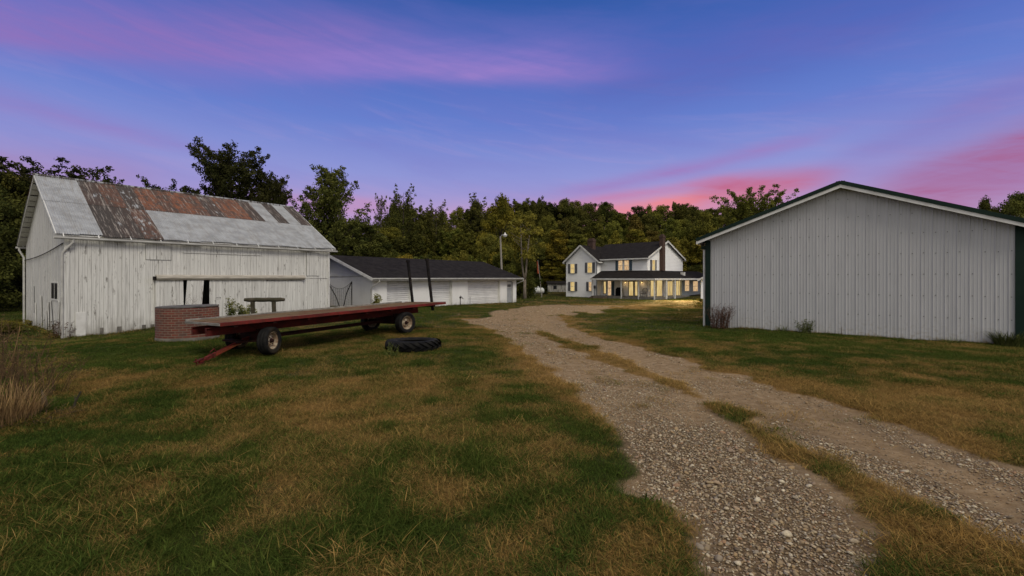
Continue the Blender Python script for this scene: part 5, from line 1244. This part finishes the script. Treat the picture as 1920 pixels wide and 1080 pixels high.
    row(960, 1062, 25, 86, lambda x: 462+10*math.sin(x), ['olive','dark','deep','gold'], ['tall0','tall1','broad0','cone1'], 'HUE low tree', 'low trees between garage and farmhouse', 48)
    row(560, 985, 30, 56, lambda x: 478, ['olive','green','dark','gold'], ['bush0','bush1','bush2'], 'HUE bush behind the garage', 'bushes behind the garage', 62, name='bush')
    row(975, 1075, 24, 84, lambda x: 520, ['deep','dark','deep'], ['bush0','bush1','bush2'], 'HUE bush at the wood edge', 'bushes left of the farmhouse', 46, name='bush')
    row(1240, 1345, 30, 80, lambda x: 500, ['deep','dark','green'], ['bush0','bush1','bush2'], 'HUE bush at the wood edge', 'bushes right of the farmhouse', 54, name='bush')
    row(560, 985, 34, 72, lambda x: 470, ['deep','dark'], ['bush0','bush1','bush2'], 'HUE bush deep in the wood behind the garage', 'bushes deep in the wood', 70, name='bush')
    row(1055, 1345, 34, 86, lambda x: 478, ['dark','olive','green'], ['bush0','bush1','bush2'], 'HUE bush on the lower slope', 'bushes on the lower slope', 62, name='bush')
    row(1022, 1046, 24, 74.5, lambda x: 548, ['deep'], ['bush0','bush2'], 'low HUE bush in front of the shed', 'bushes at the shed', 12, .2, name='bush')
    tree(1008, 536, 75.5, 'bush1', 'deep', 'low dark bush behind the white propane tank', None, 40, name='bush')
    tree(757, 478, 50.5, 'bush2', 'gold', 'bright yellow green sapling showing above the garage ridge', None, 60, name='bush')
forest()

# ------------------------------------------------------------------ weeds and dead stalks
def stems(name, label, cat, pos, n, h, spread, seed, mat, leafmat=None, leaf=.03, leaves=14, bend=.35, rad=.005, head=None, branch=0, group=None, lab2=None):
    r = random.Random(seed); root = thing(name, label, cat, pos, 0, group); b, l, hd = MB(), MB(), MB()
    for i in range(n):
        a = r.random()*6.283; q = spread*math.sqrt(r.random()); d = r.random()*6.283; hh = h*r.uniform(.55,1.05); x, y = q*math.cos(a), q*math.sin(a)
        ln = bend*hh*r.uniform(.2,1); ox, oy = (math.cos(d)*ln + .4*x), (math.sin(d)*ln + .4*y); b.ct = r.random()
        pts = [Vector((x,y,-.05)), Vector((x+ox*.3,y+oy*.3,hh*.45)), Vector((x+ox*.65,y+oy*.65,hh*.78)), Vector((x+ox,y+oy,hh))]
        b.path(pts, [rad*1.2, rad, rad*.7, rad*.35], 4, False)
        for k in range(branch):
            t = r.uniform(.35,.9); p = pts[1].lerp(pts[3], (t-.35)/.6); e = p + Vector((r.uniform(-1,1),r.uniform(-1,1),r.uniform(.4,1.3)))*hh*.17; b.path([p, p.lerp(e,.5)+Vector((0,0,-.01)), e], [rad*.6,rad*.5,rad*.25], 3, False)
            if leafmat and r.random() < .7: lf(l, e, leaf, r)
        if leafmat:
            for k in range(leaves):
                t = r.uniform(.12,1); p = pts[0].lerp(pts[1], t/.45) if t < .45 else pts[1].lerp(pts[3], (t-.45)/.55); lf(l, p, leaf*(1.3-.7*t), r)
        if head:
            for k in range(14):
                e = pts[3] + Vector((r.gauss(0,.03),r.gauss(0,.03),r.uniform(-.16,.03)))*h; lf(hd, e, leaf*.6, r)
    b.build('stems', M[mat], root)
    if leafmat: l.build('leaves', M[leafmat], root)
    if head: hd.build('flower_heads', M[head], root)
    return root
def lf(b, p, s, r):
    d = Vector((r.gauss(0,1),r.gauss(0,1),r.gauss(.1,.6))).normalized(); u = d.cross(Vector((r.gauss(0,1),r.gauss(0,1),r.gauss(0,1)))).normalized()
    b.ct = r.random(); q = p + d*s*.9; b._add([p, q-u*s*.34, p+d*s*2-Vector((0,0,s*.3)), q+u*s*.34], [(0,1,2,3)])
def blades(name, label, pos, n, h, spread, seed, mat, lean=.7, w=.008, cat='grass clump', group=None):
    r = random.Random(seed); b = MB()
    for i in range(n):
        a = r.random()*6.283; q = spread*math.sqrt(r.random()); x, y = q*math.cos(a), q*math.sin(a); d = a + r.gauss(0,.8); hh = h*r.uniform(.4,1.05); ln = lean*hh*r.uniform(.2,1)
        dx, dy = math.cos(d), math.sin(d); b.ct = r.random(); vs = []
        for j, s in enumerate((0,.35,.7,1)):
            o = ln*(s+ .9*s*s)*.6; z = hh*(s-.32*lean*s*s); wj = w*(1,.9,.6,.08)[j]; vs += [(x+dx*o+dy*wj, y+dy*o-dx*wj, z-.02), (x+dx*o-dy*wj, y+dy*o+dx*wj, z-.02)]
        b._add(vs, [(0,1,3,2),(2,3,5,4),(4,5,7,6)])
    o = b.build(name, M[mat], None); o.location = pos; return tag(o, label, cat, group)
def gp(px, py): x, y = ray(px, py); return Vector((x, y, gz(x, y)))
def weeds():
    # left foreground: tawny clump and dead woody weeds
    blades('straw_clump', 'pale tawny dry grass clump cut by the left edge of the photo', gp(8, 792), 420, .72, .34, 1, 'straw', .55, .005)
    blades('straw_clump', 'shorter dry grass clump at the right foot of the tawny clump', gp(48, 778), 160, .36, .22, 2, 'straw', .8, .005)
    stems('dead_weed', 'dark brown tangled dead weed behind the tawny clump', 'dead weed', gp(22, 752), 34, 1.05, .42, 3, 'twig', 'twig', .022, 7, .4, .006, None, 6)
    stems('dead_weed', 'low spreading dead weed with bare twigs right of the tangled one', 'dead weed', gp(74, 742), 26, .66, .32, 4, 'twig', 'twig', .018, 4, .7, .005, None, 6)
    stems('dead_weed', 'tall reddish dead weed at the far left edge in front of the barn thicket', 'dead weed', gp(4, 716), 22, 1.15, .4, 5, 'twig', 'rusty', .025, 10, .3, .006, None, 5)
    p = gp(17, 745); t = thing('dry_stalk', 'single tall pale stalk leaning right above the dead weeds', 'stalk', p); b = MB(); b.path([(0,0,-.05),(.03,0,.45),(.10,0,.80),(.17,0,1.10)], [.008,.007,.006,.004], 6); b.build('stem', M['straw'], t)
    b = MB(); b.path([(.165,0,1.08),(.175,0,1.13),(.18,0,1.2)], [.006,.011,.004], 6); b.build('seed_head', M['straw'], t)
    p = gp(134, 768); t = thing('broken_stick', 'dark broken stick slanting out of the grass', 'stick', p); b = MB(); b.path([(0,0,-.1),(.06,0,.12),(.14,0,.27)], [.018,.015,.012], 6); b.build('shaft', M['rail'], t); b = MB(); b.path([(.06,0,.12),(.03,.02,.21)], [.008,.004], 5); b.build('twig', M['rail'], t)
    p = gp(84, 768); t = thing('stump', 'short dark broken stump among the dead weeds', 'stump', p); b = MB(); b.path([(.02,0,-.1),(0,0,.08),(-.02,0,.2)], [.05,.035,.03], 8); b.build('shaft', M['rail'], t); b = MB(); b.path([(-.02,0,.19),(-.05,.01,.27),(-.05,.0,.30)], [.02,.012,.004], 6); b.build('splinter', M['rail'], t)
    blades('dead_grass_mat', 'flattened orange brown dead grass beside the stump', gp(60, 786), 240, .22, .38, 9, 'rusty', 2.0, .005)
    # weeds round the barn
    tree(28, 600, 22.5, 'bush0', 'olive', 'low weedy bush at the bottom left corner of the barn', None, 90, name='bush')
    tree(-12, 606, 19, 'bush1', 'brown', 'brown weedy bush low at the left edge of the photo', None, 100, name='bush')
    stems('weed', 'reddish weed against the barn gable by the front corner', 'weed', gp(112, 634), 16, .75, .35, 21, 'rusty', 'rusty', .045, 9, .3, .005, None, 4)
    stems('weed', 'thin brown weed against the barn gable below the window', 'weed', gp(82, 632), 16, .65, .45, 22, 'twig', 'weed', .05, 9, .4, .005, None, 3)
    for i, (px, h, lab) in enumerate(((434,1.05,'tall goldenrod farthest left behind the wagon deck'),(447,.85,'goldenrod standing just right of the tall one behind the wagon'),(459,.62,'short bushy goldenrod beside the left post of the log rail'),(468,.75,'goldenrod touching the left post of the log rail'))):
        stems('goldenrod', lab, 'weed', on_ground(px, 19.0+.3*i), 10, h+.15, .15, 30+i, 'weed', 'weed', .075, 34, .12, .007, 'gold', 0, 'goldenrods behind the wagon')
    stems('flowering_weed', 'small pale flowering weed peeping over the cistern lid', 'weed', on_ground(352, 18.5), 16, 1.35, .25, 41, 'rusty', 'straw', .022, 5, .3, .004, None, 5)
    stems('weed', 'yellow green leafy weed in front of the first garage pier', 'weed', on_ground(707, 28.9), 9, 1.05, .2, 42, 'weed', 'gold', .13, 26, .2, .010)
    stems('weed', 'small leafy weed growing against the flat tractor tyre', 'weed', gp(733, 668), 12, .34, .12, 43, 'weed', 'weed', .03, 14, .4, .004)
    # foot of the steel building
    stems('weed', 'tall reddish brown weed at the left corner of the steel building', 'weed', on_ground(1350, 18.0), 64, .92, .30, 51, 'rusty', 'rusty', .034, 16, .35, .005, None, 6)
    stems('weed', 'small leafy green weed at the foot of the ribbed wall', 'weed', on_ground(1509, 16.6), 26, .50, .18, 52, 'weed', 'weed', .045, 16, .5, .004, None, 2)
    blades('grass_clump', 'big dark grass clump at the right corner of the steel building', on_ground(1893, 13.75), 460, .70, .30, 53, 'weed', .8, .008)
    blades('grass_clump', 'low grass tuft at the wall left of the small green weed', on_ground(1468, 16.95), 70, .36, .16, 54, 'weed', .7, .006)
    blades('grass_clump', 'thin grass tuft at the wall left of the big dark clump', on_ground(1786, 14.2), 60, .32, .18, 55, 'weed', .9, .006)
    stems('weed', 'single upright thin weed in front of the middle of the ribbed wall', 'weed', on_ground(1577, 15.95), 3, .42, .03, 56, 'twig', 'weed', .02, 6, .1, .005)
    tree(1318, 560, 36, 'bush2', 'olive', 'low green bush beyond the left corner of the steel building', None, 34, name='bush')
weeds()
make_grass(); make_gravel()
